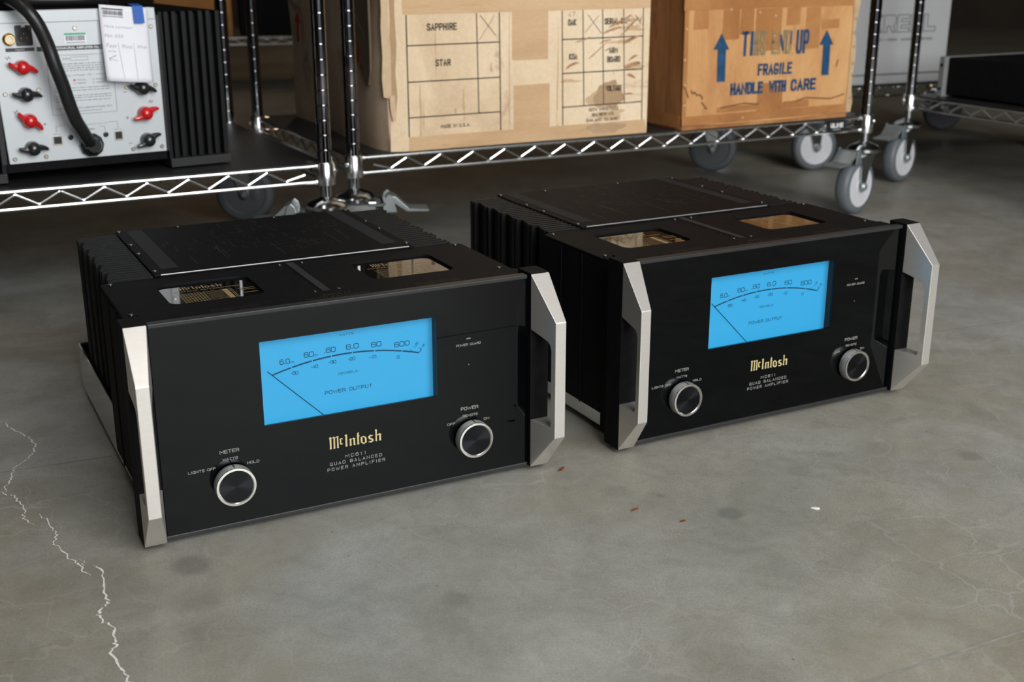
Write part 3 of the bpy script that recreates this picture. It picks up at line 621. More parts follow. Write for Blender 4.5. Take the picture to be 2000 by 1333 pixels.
def amplifier():
    a = empty('amplifier', (-.1647, 1.1881, 0), .4743, 'black power amplifier with lit blue meter, the left and nearer of the two', 'amplifier', None)
    # body
    core = MB().box(-.150, .150, .2015, .442, .030, .2252).build('core_body', M['black'], a)
    MB().box(-.1485, .1485, .440, .497, .012, .150).build('rear_connector_bay', M['black'], a, bevel=.001)
    t = .0014; tr = MB()
    tr.box(-.2097, -.2097+t, .052, .4976, .0108, .0700); tr.box(.2097-t, .2097, .052, .4976, .0108, .0700)
    tr.box(-.2097, .2097, .4976-t, .4976, .0108, .0700); tr.box(-.2097, .2097, .052, .4976, .0108, .0122)
    for s in (-1, 1): tr.tube([(s*.2087, .053, .0702), (s*.2087, .4966, .0702)], .0016, 8)
    tr.tube([(-.2087, .4966, .0702), (.2087, .4966, .0702)], .0016, 8)
    lab(tr.build('chassis_tray', M['mirror'], a, smooth=True), 'mirror-polished steel tray around the bottom')
    for x in (-.17, .17):
        for y in (.09, .45): MB().lathe([(.014, 0), (.017, .002), (.017, .0108)], (x, y, 0), n=20).build('foot', M['blkpl'], a, smooth=True)
    MB().prism([(-.2165, .0125), (.2165, .0125), (.2165, .2270), (-.2165, .2270)], XZ, .0031, .0525, holes=[[(-.1150, .0920), (.0977, .0920), (.0977, .2030), (-.1150, .2030)]]).build('front_chassis_frame', M['black'], a, bevel=.0008)
    # transformer housing with its glass topped lid
    th = MB().box(-.2152, .2152, .0525, .2018, .030, .2215).build('transformer_housing', M['black'], a, bevel=.002)
    for k in range(1, 3):
        for s in (-1, 1):
            xs = (s*.2152, s*.2164); MB().box(min(xs), max(xs), .0525+.05*k-.001, .0525+.05*k+.001, .03, .2215).build('side_rib', M['black'], th)
    ch = .006
    loop = [(-.2152, .0535), (.2152, .0535), (.2152, .2018-ch), (.2152-ch, .2018), (-.2152+ch, .2018), (-.2152, .2018-ch)]
    wins = [rrect(-.1625, -.0632, .0855, .1690, .011), rrect(.0578, .1570, .0855, .1690, .011)]
    MBl = MB().prism(loop, XY, .2216, .2252, holes=wins)
    lid = MBl.build('housing_lid', M['black'], a, bevel=.0006)
    for i, wn in enumerate(((-.1625, -.0632), (.0578, .1570))):
        g = MB().box(wn[0]-.002, wn[1]+.002, .0835, .171, .2217, .2226).build('lid_window', M['gloss'], lid)
    for x0 in (-.113, .107):
        mb = MB()
        logo(mb, XY, .22268, .78, x0-.004, .1450, .85)
        text(mb, 'OUTPUT AUTOFORMER' if x0 < 0 else 'POWER TRANSFORMER', x0-.036, x0+.036, .1375, .0035, XY, .22268)
        stuff(mb.build('lid_window_logo', M['goldm'], lid))
    mb = MB(); rn = random.Random(7)
    for j in range(9):
        y = .1290-j*.0042
        line(mb, [(-.118, y), (-.100, y)], .0007, XY, .22268)
        for q in range(9): line(mb, [(-.146+q*.0031, y+rn.uniform(-.0006, .0006)), (-.146+q*.0031+.0022, y)], .0016, XY, .22268)
    quad(mb, -.0995, -.0935, .094, .131, XY, .22268)
    line(mb, [(-.0915, .094), (-.0915, .131)], .0006, XY, .22268); line(mb, [(-.0895, .094), (-.0895, .131)], .0006, XY, .22268)
    for y in (.126, .120, .108): line(mb, [(-.083, y), (-.066, y)], .0012, XY, .22268)
    for j in range(8):
        y = .1290-j*.0048; line(mb, [(.075, y), (.140, y)], .0007, XY, .22268)
    line(mb, [(.100, .133), (.112, .093)], .0016, XY, .22268)
    stuff(mb.build('lid_window_chart', M['goldm'], lid))
    MB().box(-.0085, .0005, .059, .198, .2252, .2262).build('lid_centre_rib', M['ribm'], lid)
    # top cover over the electronics
    cv = MB().box(-.1555, .1555, .2039, .4475, .2253, .2276).build('top_cover', M['black'], a, bevel=.0007)
    MB().tube([(-.1485, .2036, .2272), (.1485, .2036, .2272)], .0009, 6).build('cover_front_edge', M['edgeglint'], cv, smooth=True)
    for s in (-1, 1):
        mb = MB()
        for j in range(88):
            y = .2290+j*.00245; xs = sorted((s*.1430, s*.1235)); mb.box(xs[0], xs[1], y, y+.0011, .2276, .2280)
        stuff(mb.build('vent_strip', M['vent'], cv))
    mb = MB(); rn = random.Random(3); dd = .22775
    for cx, cy, wx, wy, n in ((-.09, .30, .035, .05, 30), (-.035, .33, .03, .05, 44), (.0, .39, .04, .03, 40), (.03, .29, .03, .04, 46), (.09, .36, .035, .04, 34), (.07, .27, .03, .02, 10)):
        for q in range(n):
            x = cx+rn.uniform(-wx, wx); y = cy+rn.uniform(-wy, wy); l = rn.choice((.004, .006, .009, .02)); 
            line(mb, [(x, y), (x+l, y)] if rn.random() < .45 else [(x, y), (x, y+l)], .00045, XY, dd)
    for x, y0, y1 in ((-.062, .24, .31), (-.058, .25, .29), (.004, .235, .30), (.082, .26, .33), (.10, .30, .34), (-.10, .235, .27)): line(mb, [(x, y0), (x, y1)], .0006, XY, dd)
    stuff(mb.build('schematic_print', M['goldd'], cv))
    smb = MB().lathe([(.0026, 0), (.0026, .0006), (.0022, .0014), (.0012, .0014), (.0010, .0007)], n=12)
    sme = None
    for x, y, z in [(s*.1518, y, .2276) for s in (-1, 1) for y in (.2195, .3115, .3610, .4405)] + [(-.078, .4395, .2276), (.05, .4395, .2276)]:
        if sme is None: o = smb.build('screw', M['screw'], cv, smooth=True); sme = o.data
        else: o = bpy.data.objects.new('screw', sme); C.objects.link(o); o.parent = cv
        o.location = (x, y, z)
    for x, y in ((-.2065, .0650), (.2030, .0670), (-.0165, .0650), (.0100, .0645), (-.0165, .1930), (.0100, .1930), (-.205, .192), (.205, .192)):
        o = bpy.data.objects.new('screw', sme); C.objects.link(o); o.parent = lid; o.location = (x, y, .2252)
    # heatsinks with separate fins
    fm = {}
    for s in (-1, 1):
        xs = sorted((s*.1500, s*.1570))
        hs = MB().box(xs[0], xs[1], .2045, .4400, .020, .2240).build('heatsink', M['blackfin'], a)
        n = 22
        for j in range(n):
            y = .2065+j*.01065; L = .2046 if j % 4 in (0, 1) else (.2022 if j % 4 == 2 else .2000)
            key = (s, L)
            if key not in fm:
                m = MB(); q = sorted((s*.1565, s*L)); m.box(q[0], q[1], 0, .0030, .020, .2262)
                q = sorted((s*(L-.003), s*L)); m.box(q[0], q[1], -.0012, .0042, .020, .2262)
                o = m.build('fin', M['blackfin'], hs); fm[key] = o.data
            else:
                o = bpy.data.objects.new('fin', fm[key]); C.objects.link(o); o.parent = hs
            o.location = (0, y, 0)
    # front: glass panel with its window for the meter
    fp = MB().prism([(-.2031, .0112), (.2031, .0112), (.2031, .2287), (-.2031, .2287)], XZ, 0, .0030,
                    holes=[[(-.0974, .1103), (.0946, .1103), (.0946, .1999), (-.0974, .1999)]]).build('front_panel', M['glassblack'], a)
    d = -.00025; mb = MB()
    for s, x0, x1, z, h in (('METER', -.1449, -.1252, .0885, .0038), ('WATTS', -.1426, -.1270, .0806, .0027), ('LIGHTS OFF', -.1777, -.1500, .0730, .0028), ('HOLD', -.1179, -.1054, .0726, .0028),
                            ('POWER', .1218, .1430, .0880, .0038), ('REMOTE', .1239, .1425, .0800, .0027), ('OFF', .1052, .1150, .0731, .0028), ('ON', .1497, .1564, .0724, .0028),
                            ('POWER GUARD', .1173, .1467, .1624, .0026)):
        sword(fp, 'panel_word', M['greyprint'], s, x0, x1, z, h, XZ, d, wt=.15, gap=.38)
    for s, x0, x1, z in (('MC611', -.0134, .0100, .0588), ('QUAD BALANCED', -.0307, .0279, .0527), ('POWER AMPLIFIER', -.0336, .0312, .0466)):
        sword(fp, 'panel_word', M['greyprint'], s, x0, x1, z, .0037, XZ, d, wt=.14, gap=.85)
    mb = MB(); logo(mb, XZ, d, 1.0, 0, .0706, 1.0); stuff(mb.build('maker_logo', M['gold'], fp))
    mb = MB(); quad(mb, .1296, .1346, .1697, .1711, XZ, d); mb.prism([(.1321+.0007*math.cos(k), .1407+.0007*math.sin(k)) for k in range(6)], XZ, d, 0)
    stuff(mb.build('indicator_lens', M['led'], fp))
    MB().box(-.2035, .2035, -.0012, .0095, .2287, .2333).build('top_trim', M['anod'], a, bevel=.0009)
    MB().box(-.2035, .2035, .0095, .0535, .2270, .2290).build('top_front_strip', M['black'], a, bevel=.0005)
    MB().box(-.2045, .2045, -.0012, .0095, .0062, .0110).build('bottom_trim', M['anod'], a, bevel=.0009)
    mb = MB(); text(mb, 'MC611', -.016, .012, .0335, .0052, XY, .22912, sp=1.1); text(mb, 'QUAD BALANCED', -.038, .031, .0245, .0052, XY, .22912, sp=1.1)
    for x0, x1 in ((-.135, -.085), (.085, .135)):
        for y in (.034, .029, .024): text(mb, 'HIGH CURRENT OUTPUT STAGE', x0, x1, y, .0022, XY, .22912)
    stuff(mb.build('top_lettering', M['goldd'], a))
    # meter
    mx0, mx1, mz0, mz1 = -.0974, .0946, .1103, .1999
    hb = MB(); dq = .0120; lx, lz = -.1125, .0945
    hb.box(lx-.002, lx, .0034, dq+.004, lz-.002, mz1+.003); hb.box(mx1+.0004, mx1+.003, .0034, dq+.004, lz-.002, mz1+.003)
    hb.box(lx-.002, mx1+.003, .0034, dq+.004, mz1+.0004, mz1+.003); hb.box(lx-.002, mx1+.003, .0034, dq+.004, lz-.002, lz)
    me = hb.build('meter', M['anod'], a)
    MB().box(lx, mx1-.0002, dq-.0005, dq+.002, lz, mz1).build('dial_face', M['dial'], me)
    MB().box(mx0+.0001, mx1-.0001, .0008, .0014, mz0+.0001, mz1-.0001).build('meter_glass', M['pane'], me)
    ink = MB(); dd = .0112; Rr = .29; cx = -.003
    zf = lambda x: .1706-Rr+math.sqrt(Rr*Rr-(x-cx)**2)
    ticks = [-.0829, -.0627, -.0402, -.0194, .0034, .0282, .0591, .0787]
    for i in range(7):
        xa = ticks[i]+(.0005 if i else 0); xb = ticks[i+1]-.0005; k = 10
        line(ink, [(xa+(xb-xa)*q/k, zf(xa+(xb-xa)*q/k)) for q in range(k+1)], .0016, XZ, dd)
    for s, x0, x1, z, h in (('6.0', -.0747, -.0640, .1690, .0057), ('m', -.0634, -.0600, .1690, .0018), ('60', -.0490, -.0382, .1727, .0057), ('m', -.0376, -.0342, .1727, .0018),
                            ('.60', -.0277, -.0146, .1743, .0057), ('6.0', -.0034, .0105, .1745, .0057), ('60', .0243, .0360, .1729, .0057), ('600', .0504, .0679, .1690, .0057),
                            ('-50', -.0637, -.0556, .1562, .0036), ('-40', -.0427, -.0344, .1600, .0036), ('-30', -.0228, -.0146, .1618, .0036), ('-20', -.0018, .0065, .1621, .0036),
                            ('-10', .0215, .0297, .1605, .0036), ('0', .0528, .0562, .1560, .0036), ('WATTS', -.0102, .0055, .1905, .0022), ('DECIBELS', -.0132, .0084, .1484, .0024),
                            ('POWER OUTPUT', -.0286, .0240, .1288, .0040)):
        if s == 'm': line(ink, [(x0, z), (x0, z+h), (x1, z+h), (x1, z)], .0004, XZ, dd); line(ink, [((x0+x1)/2, z), ((x0+x1)/2, z+h)], .0004, XZ, dd)
        else: sword(me, 'dial_number', M['inkdial'], s, x0, x1, z, h, XZ, dd, wt=.135 if h > .005 else .15, gap=.42 if len(s) > 4 else .24)
    sword(me, 'dial_number', M['inkdial'], '1.2K', .0712, .0792, .1669, .0030, XZ, dd, rot=R(48)); sword(me, 'dial_number', M['inkdial'], '2.4K', .0785, .0865, .1637, .0030, XZ, dd, rot=R(42))
    line(ink, [(.0688, .1620), (.0697, .1644)], .0006, XZ, dd); line(ink, [(.0787, .1590), (.0815, .1622)], .0008, XZ, dd)
    stuff(ink.build('dial_scale', M['inkdial'], me))
    MB().tube([(-.0882, .0095, .1645), (-.0262, .0095, .1022)], .00045, 6).build('needle', M['black'], me)
    # knobs
    for x in (-.1338, .1338):
        kn = MB().lathe([(.0175, 0), (.0175, -.0022), (.0200, -.0024), (.0206, -.0035), (.0206, -.0124), (.0202, -.0134)], (x, 0, .0560), (0, 1, 0), 48).build('knob', M['knobside'], a, smooth=True)
        MB().lathe([(.0202, -.0130), (.0206, -.0136), (.0203, -.0146), (.0180, -.0148), (.0172, -.0140), (.0172, -.0125)], (x, 0, .0560), (0, 1, 0), 48, cap=False).build('knob_ring', M['knobring'], kn, smooth=True)
        m = MB(); n = 48; vs = [(x, -.0139, .0560)]
        for i in range(n): vs.append((x+.0174*math.cos(2*PI*i/n), -.0138, .0560+.0174*math.sin(2*PI*i/n)))
        m.add(vs, [(0, 1+i, 1+(i+1) % n) for i in range(n)]); lab(m.build('knob_face', M['spun'], kn), 'black spun-finish disc with pie-slice highlight')
        MB().box(x-.0005, x+.0005, -.0125, -.0030, .0560+.0203, .0560+.0209).build('pointer_notch', M['black'], kn)
    # end plates and handles
    hp = [(-.0062, .0067), (-.0466, .0542), (-.0466, .1882), (-.0062, .2350), (-.0062, .1720), (-.0270, .1665), (-.0345, .1640), (-.0380, .1600), (-.0395, .1550), (-.0395, .0710), (-.0388, .0675), (-.0365, .0652), (-.0062, .0650)]
    for s in (-1, 1):
        xs = sorted((s*.2050, s*.2276))
        MB().box(xs[0], xs[1], -.0062, .0240, .0067, .2353).build('end_plate', M['black'], a, bevel=.0005)
        vs0 = [(s*(.2050+(-.0062-y)*.235), y, z) for y, z in hp]; vs1 = [(s*.2274, y, z) for y, z in hp]
        tri = tessellate_polygon([[Vector((y, z, 0)) for y, z in hp]]); n = len(hp)
        m = MB().add(vs0+vs1, [tuple(t) for t in tri]+[tuple(i+n for i in reversed(t)) for t in tri]+[(i, (i+1) % n, (i+1) % n+n, i+n) for i in range(n)])
        m.build('handle', M['silver'], a, bevel=.0006)
        MB().lathe([(.0045, 0), (.0055, s*.0010), (.0035, s*.0016)], (s*.2165, .032, .050), (1, 0, 0), 16).build('side_bolt', M['screw'], a, smooth=True)
    return a

def spun():
    m, nt, b = node_mat('spun_black_disc')
    b.inputs['Base Color'].default_value = (0.022, 0.023, 0.026, 1); b.inputs['Metallic'].default_value = .9; b.inputs['Roughness'].default_value = .26
    b.inputs['Anisotropic'].default_value = .95
    tg = nt.nodes.new('ShaderNodeTangent'); tg.direction_type = 'RADIAL'; tg.axis = 'Y'; nt.links.new(tg.outputs[0], b.inputs['Tangent'])
    return m
M['spun'] = spun(); M['ribm'] = mat('satin_grey_black_rib', (0.03, 0.03, 0.031), 0.6, var=.1, vscale=90, spec=.15); M['vent'] = mat('vent_strip_black', (0.016, 0.016, 0.017), 0.6, var=.1, vscale=90, spec=.12)
M['edgeglint'] = mat('bevel_highlight_edge', (0.30, 0.30, 0.30), 0.4, metal=0.6, var=.05, vscale=30)  # pale strip: the cover bevel's highlight put into the colour
amp1 = amplifier()
amp2 = copy_tree(amp1)
amp2.location = (.3234, 1.4359, 0); amp2.rotation_euler = (0, 0, .4856)
amp2['label'] = 'black power amplifier with lit blue meter, the right and farther of the two'

# ------------------------------------------------------------------ cardboard boxes
def frame_fn(d0=0.0): return lambda u, z, d: (u, -d + d0, z)
def carton(name, loc, ang, label, foot, z1, m, rx=0.0, seed=1, subdiv=(10, 12), wob=.004, lean=(0, 0), rb=.006, cat='cardboard box'):
    """carton from a footprint polygon (front edge first), slightly worn sides; returns the empty"""
    e = empty(name, (loc[0], loc[1], ZS+.0021), R(ang), label, cat)
    rn = random.Random(seed); rings = []; N = subdiv[1]; n = len(foot); pts = []
    for i in range(n):
        a, b = foot[i], foot[(i+1) % n]; k = subdiv[0] if math.dist(a, b) > .1 else 2
        for q in range(k): t = q/k; pts.append((a[0]+(b[0]-a[0])*t, a[1]+(b[1]-a[1])*t, t))
    cx = sum(p[0] for p in foot)/n; cy = sum(p[1] for p in foot)/n
    ph = [rn.uniform(0, 6) for _ in range(6)]
    for j in range(N+1):
        v = j/N; z = z1*v; r = []
        for (x, y, t) in pts:
            front = y < foot[0][1]+.004
            bul = 0 if front else wob*(math.sin(9*y+ph[0])*math.sin(5*v+ph[1]) + .6*math.sin(17*y+ph[2]+9*v))
            sg = -1 if x < cx else 1
            lift = .0
            px = x+(sg*bul if abs(x-cx) > .6*abs(foot[0][0]-cx) else 0)+lean[0]*v; py = y+(bul if y > cy*1.5 else 0)+lean[1]*v
            if j in (0, N): px = px+(cx-px)*.012; py = py+(cy-py)*.012
            r.append((px, py, z))
        rings.append(r)
    b = MB().ring_loft(rings).build('carton_body', m, e, smooth=True)
    return e, b

# box 1: pale printed carton (frame: u along the shelf front, z above the shelf)
Z0 = ZS+.0021
B1 = off(U2, A2, .014, -.001)   # u=0 of the measurements
fz = lambda u, z, d: (u, d, z-Z0)
foot1 = [(.0864, 0), (.6110, 0), (.6130, .56), (.060, .567), (.0500, .045), (.0600, .0080)]
e1, b1 = carton('cardboard_box', B1, A2, 'pale worn cardboard box printed SAPPHIRE and STAR with torn left corner', foot1, .50, M['box1side'], seed=5)
face = MB().box(.0864, .6110, -.0012, .0010, .0005, .4995).build('front_face', M['box1'], e1)
d = -.0016
pr = MB()
def rect_lines(mb, us, z0, z1, wd): 
    for u in us: line(mb, [(u, z0), (u, z1)], wd, fz, d)
line(pr, [(.0945, .2450), (.0940, .4605)], .0022, fz, d); line(pr, [(.2815, .2450), (.2792, .4610)], .0022, fz, d)
line(pr, [(.2326, .4605), (.2358, .2800)], .0019, fz, d)
for z in (.4076, .3436, .2799): line(pr, [(.0945, z-.0003), (.2803, z+.0003)], .0020, fz, d)
line(pr, [(.4120, .4612), (.4165, .2450)], .0020, fz, d); line(pr, [(.5944, .4620), (.5984, .2460)], .0020, fz, d)
for z in (.4085, .3450, .2810): line(pr, [(.4140, z-.0006), (.5960, z+.0006)], .0020, fz, d)
for a, b in ((.4573, .4633), (.5013, .5081), (.5489, .5562)): line(pr, [(a, .4616), (b, .2812)], .0019, fz, d)
for s, x0, x1, z, h in (('SAPPHIRE', .1336, .1931, .4322, .0127), ('STAR', .1492, .1797, .3692, .0122), ('MADE IN U.S.A.', .1578, .2180, .2570, .0066),
                        ('OAK', .4250, .4432, .4332, .0115), ('KOA', .4283, .4467, .3698, .0112), ('SERIAL #', .5060, .5482, .4332, .0115), ('ARM', .5182, .5378, .3786, .0110), ('BOARD', .5139, .5441, .3614, .0114),
                        ('VOLTAGE', .5122, .5496, .3058, .0110), ('SOTA INDUSTRIES', .4752, .5421, .2692, .0062), ('954 98TH AVE.', .4817, .5343, .2592, .0060), ('OAKLAND, CA 94621', .4693, .5476, .2486, .0062)):
    sword(e1, 'printed_word', M['ink'], s, x0, x1, z, h, fz, d, wt=.175, gap=.62)
stuff(pr.build('printed_table', M['ink'], e1))
pn = MB()
line(pn, [(.2400, .4566), (.2720, .4195)], .0013, fz, d-.0002); line(pn, [(.2690, .4560), (.2600, .4420), (.2480, .4270), (.2381, .4125)], .0008, fz, d-.0002)
line(pn, [(.4691, .4522), (.4850, .4330), (.4999, .4167)], .0012, fz, d-.0002); line(pn, [(.4929, .4504), (.4780, .4350), (.4627, .4191)], .0010, fz, d-.0002)
line(pn, [(.430, .4580), (.4265, .4510), (.431, .4510)], .0008, fz, d-.0002); line(pn, [(.434, .4575), (.440, .4580), (.436, .4500)], .0008, fz, d-.0002)
line(pn, [(.5480, .4360), (.5570, .4350), (.5520, .4400)], .0012, fz, d-.0002)
for k in range(12):
    t0 = k*.45; t1 = t0+.45; rr = .010
    line(pn, [(.5630+rr*math.cos(t0), .4400+rr*.8*math.sin(t0)), (.5630+rr*math.cos(t1), .4400+rr*.8*math.sin(t1))], .0006, fz, d-.0002)
line(pn, [(.575, .425), (.588, .436), (.592, .447)], .0006, fz, d-.0002); text(pn, '80170', .556, .590, .4370, .006, fz, d-.0002, shear=.3)
stuff(pn.build('pen_marks', M['pencil'], e1))
def blob(mb, cx, cz, rx, rz, fn, d, seed, n=40, a=.22):
    rn = random.Random(seed); ph = [rn.uniform(0, 6.3) for _ in range(5)]
    p = []
    for i in range(n):
        t = 2*PI*i/n; k = 1+a*(math.sin(2*t+ph[0])*.5+math.sin(3*t+ph[1])*.5+math.sin(5*t+ph[2])*.35+math.sin(9*t+ph[3])*.2+math.sin(15*t+ph[4])*.12)
        p.append((cx+rx*k*math.cos(t), cz+rz*k*math.sin(t)))
    mb.add([fn(cx, cz, d)]+[fn(x, z, d) for x, z in p], [(0, 1+i, 1+(i+1) % n) for i in range(n)]); return mb
st = MB(); blob(st, .520, .299, .030, .028, fz, d+.0001, 3); blob(st, .515, .2345, .040, .0105, fz, d-.0004, 8)
stuff(st.build('water_stain', M['stain'], e1))
st = MB(); blob(st, .500, .292, .026, .020, fz, d+.0002, 13); blob(st, .575, .350, .018, .006, fz, d+.0002, 4, a=.5); blob(st, .545, .400, .022, .004, fz, d+.0002, 14, a=.6); blob(st, .568, .425, .028, .004, fz, d+.0002, 5, a=.6); blob(st, .520, .2600, .040, .008, fz, d+.0002, 6, a=.4)
blob(st, .430, .330, .016, .0035, fz, d+.0002, 16, a=.5)
stuff(st.build('water_stain', M['stainlight'], e1))
tp = MB(); tp.prism([(.0866, .4613), (.6106, .4620), (.6104, .5060), (.0868, .5060)], fz, -.0018, -.0012); tp.build('paper_tape', M['tape1'], e1)
MB().prism([(.0935, .2190), (.6108, .2190), (.6060, .2460), (.0945, .2447)], fz, -.0018, -.0012).build('paper_tape', M['tape1'], e1)
MB().prism([(.3056, .4612), (.3818, .4616), (.3823, .3735), (.3100, .3732), (.3055, .3755)], fz, -.0017, -.0012).build('paper_tape', M['tape1'], e1)
MB().prism([(.3095, .3270), (.3863, .3279), (.3877, .2452), (.3094, .2446)], fz, -.0017, -.0012).build('paper_tape', M['tape1'], e1)
rn = random.Random(21)
sk = MB()
for u0, z0, a, L, wd in ((.500, .412, 22, .050, .0024), (.515, .425, 28, .060, .0032), (.540, .412, 35, .055, .0028), (.495, .395, 20, .030, .0016), (.548, .398, 12, .040, .0030), (.553, .350, 8, .040, .0045), (.560, .335, -20, .022, .0030),
                         (.562, .3600, 30, .026, .0028), (.508, .380, 40, .020, .0014), (.470, .372, 30, .050, .0014), (.420, .352, 20, .034, .0030), (.548, .300, -10, .030, .0016), (.530, .3475, 80, -.010, .0040), (.440, .398, 25, .040, .0012), (.575, .446, -35, .022, .0018)):
    n = 9; vs = []
    for i in range(n+1):
        t = i/n; ww = wd*(math.sin(PI*t)**.6)*(.6+.6*rn.random())+.0002; x = u0+L*t*math.cos(R(a)); z = z0+L*t*math.sin(R(a))+.003*math.sin(3*t+u0*90)
        vs += [fz(x, z+ww, d-.00005), fz(x, z-ww, d-.00005)]
    sk.add(vs, [(2*i, 2*i+1, 2*i+3, 2*i+2) for i in range(n)])
stuff(sk.build('stain_streaks', M['streak'], e1))
vk = MB()
for u0, z0, z1, wd in ((.118, .250, .330, .0022), (.124, .255, .300, .0014), (.150, .36, .44, .0012), (.205, .27, .33, .0016), (.262, .352, .372, .0020), (.300, .25, .44, .0012), (.404, .25, .42, .0014), (.188, .283, .292, .0025)):
    blob(vk, u0, (z0+z1)/2, wd, (z1-z0)/2, fz, d+.00015, int(u0*1000), a=.4)
stuff(vk.build('stain_streaks', M['stainlight'], e1))
# torn layers hanging at the left corner
def torn(pts_l, pts_r, y, m, name, th=.002):
    lp = pts_l + list(reversed(pts_r))
    return MB().prism(lp, lambda u, z, dd: (u, y+dd-.35*(u-.05), z-Z0), 0, th).build(name, m, e1)
MB().prism([(.0605, .2195), (.0868, .2190), (.0868, .7150), (.0600, .7150), (.0625, .48), (.0600, .40), (.0630, .33)], lambda u, z, dd: (u, dd+.30*(.0866-u), z-Z0), -.0016, .0).build('corner_strip', M['box1'], e1)
MB().prism([(.0640, .2900), (.0700, .2750), (.0745, .3200), (.0720, .3600), (.0755, .4100), (.0730, .4600), (.0760, .5600), (.0640, .5600), (.0655, .45), (.0630, .38)], lambda u, z, dd: (u, dd+.30*(.0866-u), z-Z0), -.0026, -.0016).build('torn_layer', M['kraftedge'], e1)
torn([(.0480, .560), (.0500, .47), (.0485, .44), (.0500, .39), (.0480, .35), (.0500, .318)], [(.0610, .560), (.0620, .45), (.0640, .40), (.0635, .33), (.0620, .315)], .006, M['kraftlight'], 'torn_flap')
torn([(.0590, .320), (.0600, .30), (.0620, .285), (.0640, .275)], [(.0680, .322), (.0690, .30), (.0690, .284), (.0680, .278)], .004, M['kraftlight'], 'torn_flap')
MB().prism([(.046, .560), (.170, .560), (.162, .50), (.125, .46), (.120, .425), (.098, .400), (.090, .372), (.074, .350), (.056, .335), (.046, .36), (.044, .40)], lambda v, z, dd: (.0455+.016*v-.002*math.sin(20*v)+dd, v, z-Z0), -.0040, .0).build('torn_layer', M['kraftdark'], e1)
# side printing: red arrows and a faded round mark
sx = lambda v, z, dd: (.0500+.0008-(.0)+dd, v, z-Z0)
def side_arrow(v, z0, z1, wd):
    h = (z1-z0); lp = [(v-wd*.28, z0), (v+wd*.28, z0), (v+wd*.28, z0+h*.62), (v+wd*.7, z0+h*.60), (v, z1), (v-wd*.7, z0+h*.60), (v-wd*.28, z0+h*.62)]
    return lp
mb = MB()
for v, z0, z1, wd, off_ in ((.108, .372, .452, .030, -.0075), (.49, .385, .450, .030, -.004)):
    mb = MB(); lp = side_arrow(v, z0, z1, wd); mb.prism(lp, lambda p, q, dd, o=off_: (.0485+o+.018*p+dd, p, q-Z0), -.0008, 0)
    mb.build('arrow_print', M['redink'], e1)

# box 2: amber kraft carton
B2 = (.341, 2.474); A3b = 29.1
f2 = lambda u, z, dd: (u, dd, z-Z0)
foot2 = [(.004, 0), (.4570, 0), (.4600, .42), (-.006, .42)]
e2, b2 = carton('cardboard_box', B2, A3b, 'amber kraft cardboard box with blue arrows and handling print, wrapped in shiny tape', foot2, .48, M['box2side'], seed=9, wob=.003, rb=.01)
MB().prism([(.0045, .2290), (.10, .2262), (.30, .2258), (.4525, .2300), (.4560, .6950), (-.0035, .6950)], f2, -.0014, .001).build('front_face', M['box2'], e2)
d = -.0030
def arrow(mb, pts, m): MB().prism(pts, f2, d, d+.0002).build('arrow_print', M['blueink'], e2)
mb = MB()
arrow(mb, [(.0868, .3135), (.1073, .3130), (.1060, .3772), (.1140, .3770), (.0933, .4093), (.0744, .3781), (.0850, .3778)], 0)
arrow(mb, [(.3689, .3134), (.3892, .3131), (.3880, .3772), (.3957, .3768), (.3756, .4076), (.3568, .3775), (.3680, .3773)], 0)
stext(mb, 'T', .1460, .1640, .3620, .0495, f2, d, wt=.13); line(mb, [(.1725, .3622), (.1725, .4110)], .0070, f2, d)
line(mb, [(.2480, .4020), (.2570, .3700)], .0055, f2, d); line(mb, [(.2770, .3820), (.2770, .4090)], .0040, f2, d)
sword(e2, 'printed_word', M['blueink'], 'UP', .2920, .3270, .3615, .0490, f2, d, wt=.125, gap=.8)
sword(e2, 'printed_word', M['blueink'], 'FRAGILE', .1925, .2850, .3207, .0242, f2, d, wt=.18, gap=.70)
for s_, x0, x1 in (('HANDLE', .1229, .2090), ('WITH', .2250, .2720), ('CARE', .2850, .3550)): sword(e2, 'printed_word', M['blueink'], s_, x0, x1, .2840, .0248, f2, d, wt=.21, gap=.66)
stuff(mb.build('worn_print', M['blueink'], e2))
sword(e2, 'faded_word', M['fadedink'], 'HIS', .1690, .2110, .3620, .0490, f2, d+.0002, wt=.115, gap=.7); sword(e2, 'faded_word', M['fadedink'], 'END', .2260, .2790, .3625, .0485, f2, d+.0002, wt=.115, gap=.7)
def tstrip(x0, x1, z0, z1, dd=.0020): 
    return MB().prism([(x0, z0), (x1, z0+.001), (x1-.001, z1), (x0+.001, z1-.001)], f2, -dd, -.0014).build('packing_tape', M['tape2'], e2)
tstrip(-.003, .4550, .4560, .6900, .0022); tstrip(.0950, .1390, .3960, .4560); tstrip(.1800, .2500, .3700, .4560, .0018); tstrip(.1950, .2650, .2300, .3050, .0017)
tstrip(.3150, .3560, .3700, .4560); tstrip(.0060, .4500, .2285, .2480, .0021)
MB().prism([(.0020, .2420), (.0120, .2440), (.0060, .6950), (-.0040, .6950)], f2, -.0024, -.0014).build('packing_tape', M['tape2'], e2)
MB().prism([(-.0010, .2240), (-.0010, .2500), (.0, .250)], lambda p, q, dd: (p, dd, q-Z0), .002, .4).build('packing_tape', M['tape2'], e2)
sk = MB(); rn = random.Random(31)
for pts in ([(.022, .300), (.027, .292), (.031, .296), (.037, .290)], [(.036, .2885), (.044, .290), (.050, .286), (.052, .280)], [(.050, .274), (.057, .268), (.062, .260), (.066, .262)], [(.002, .31), (.010, .300), (.016, .285)], [(.41, .33), (.414, .345)], [(.30, .262), (.33, .268), (.40, .262), (.44, .270)], [(.10, .2600), (.16, .266), (.20, .262)]):
    line(sk, pts, .0024, f2, -.0028)
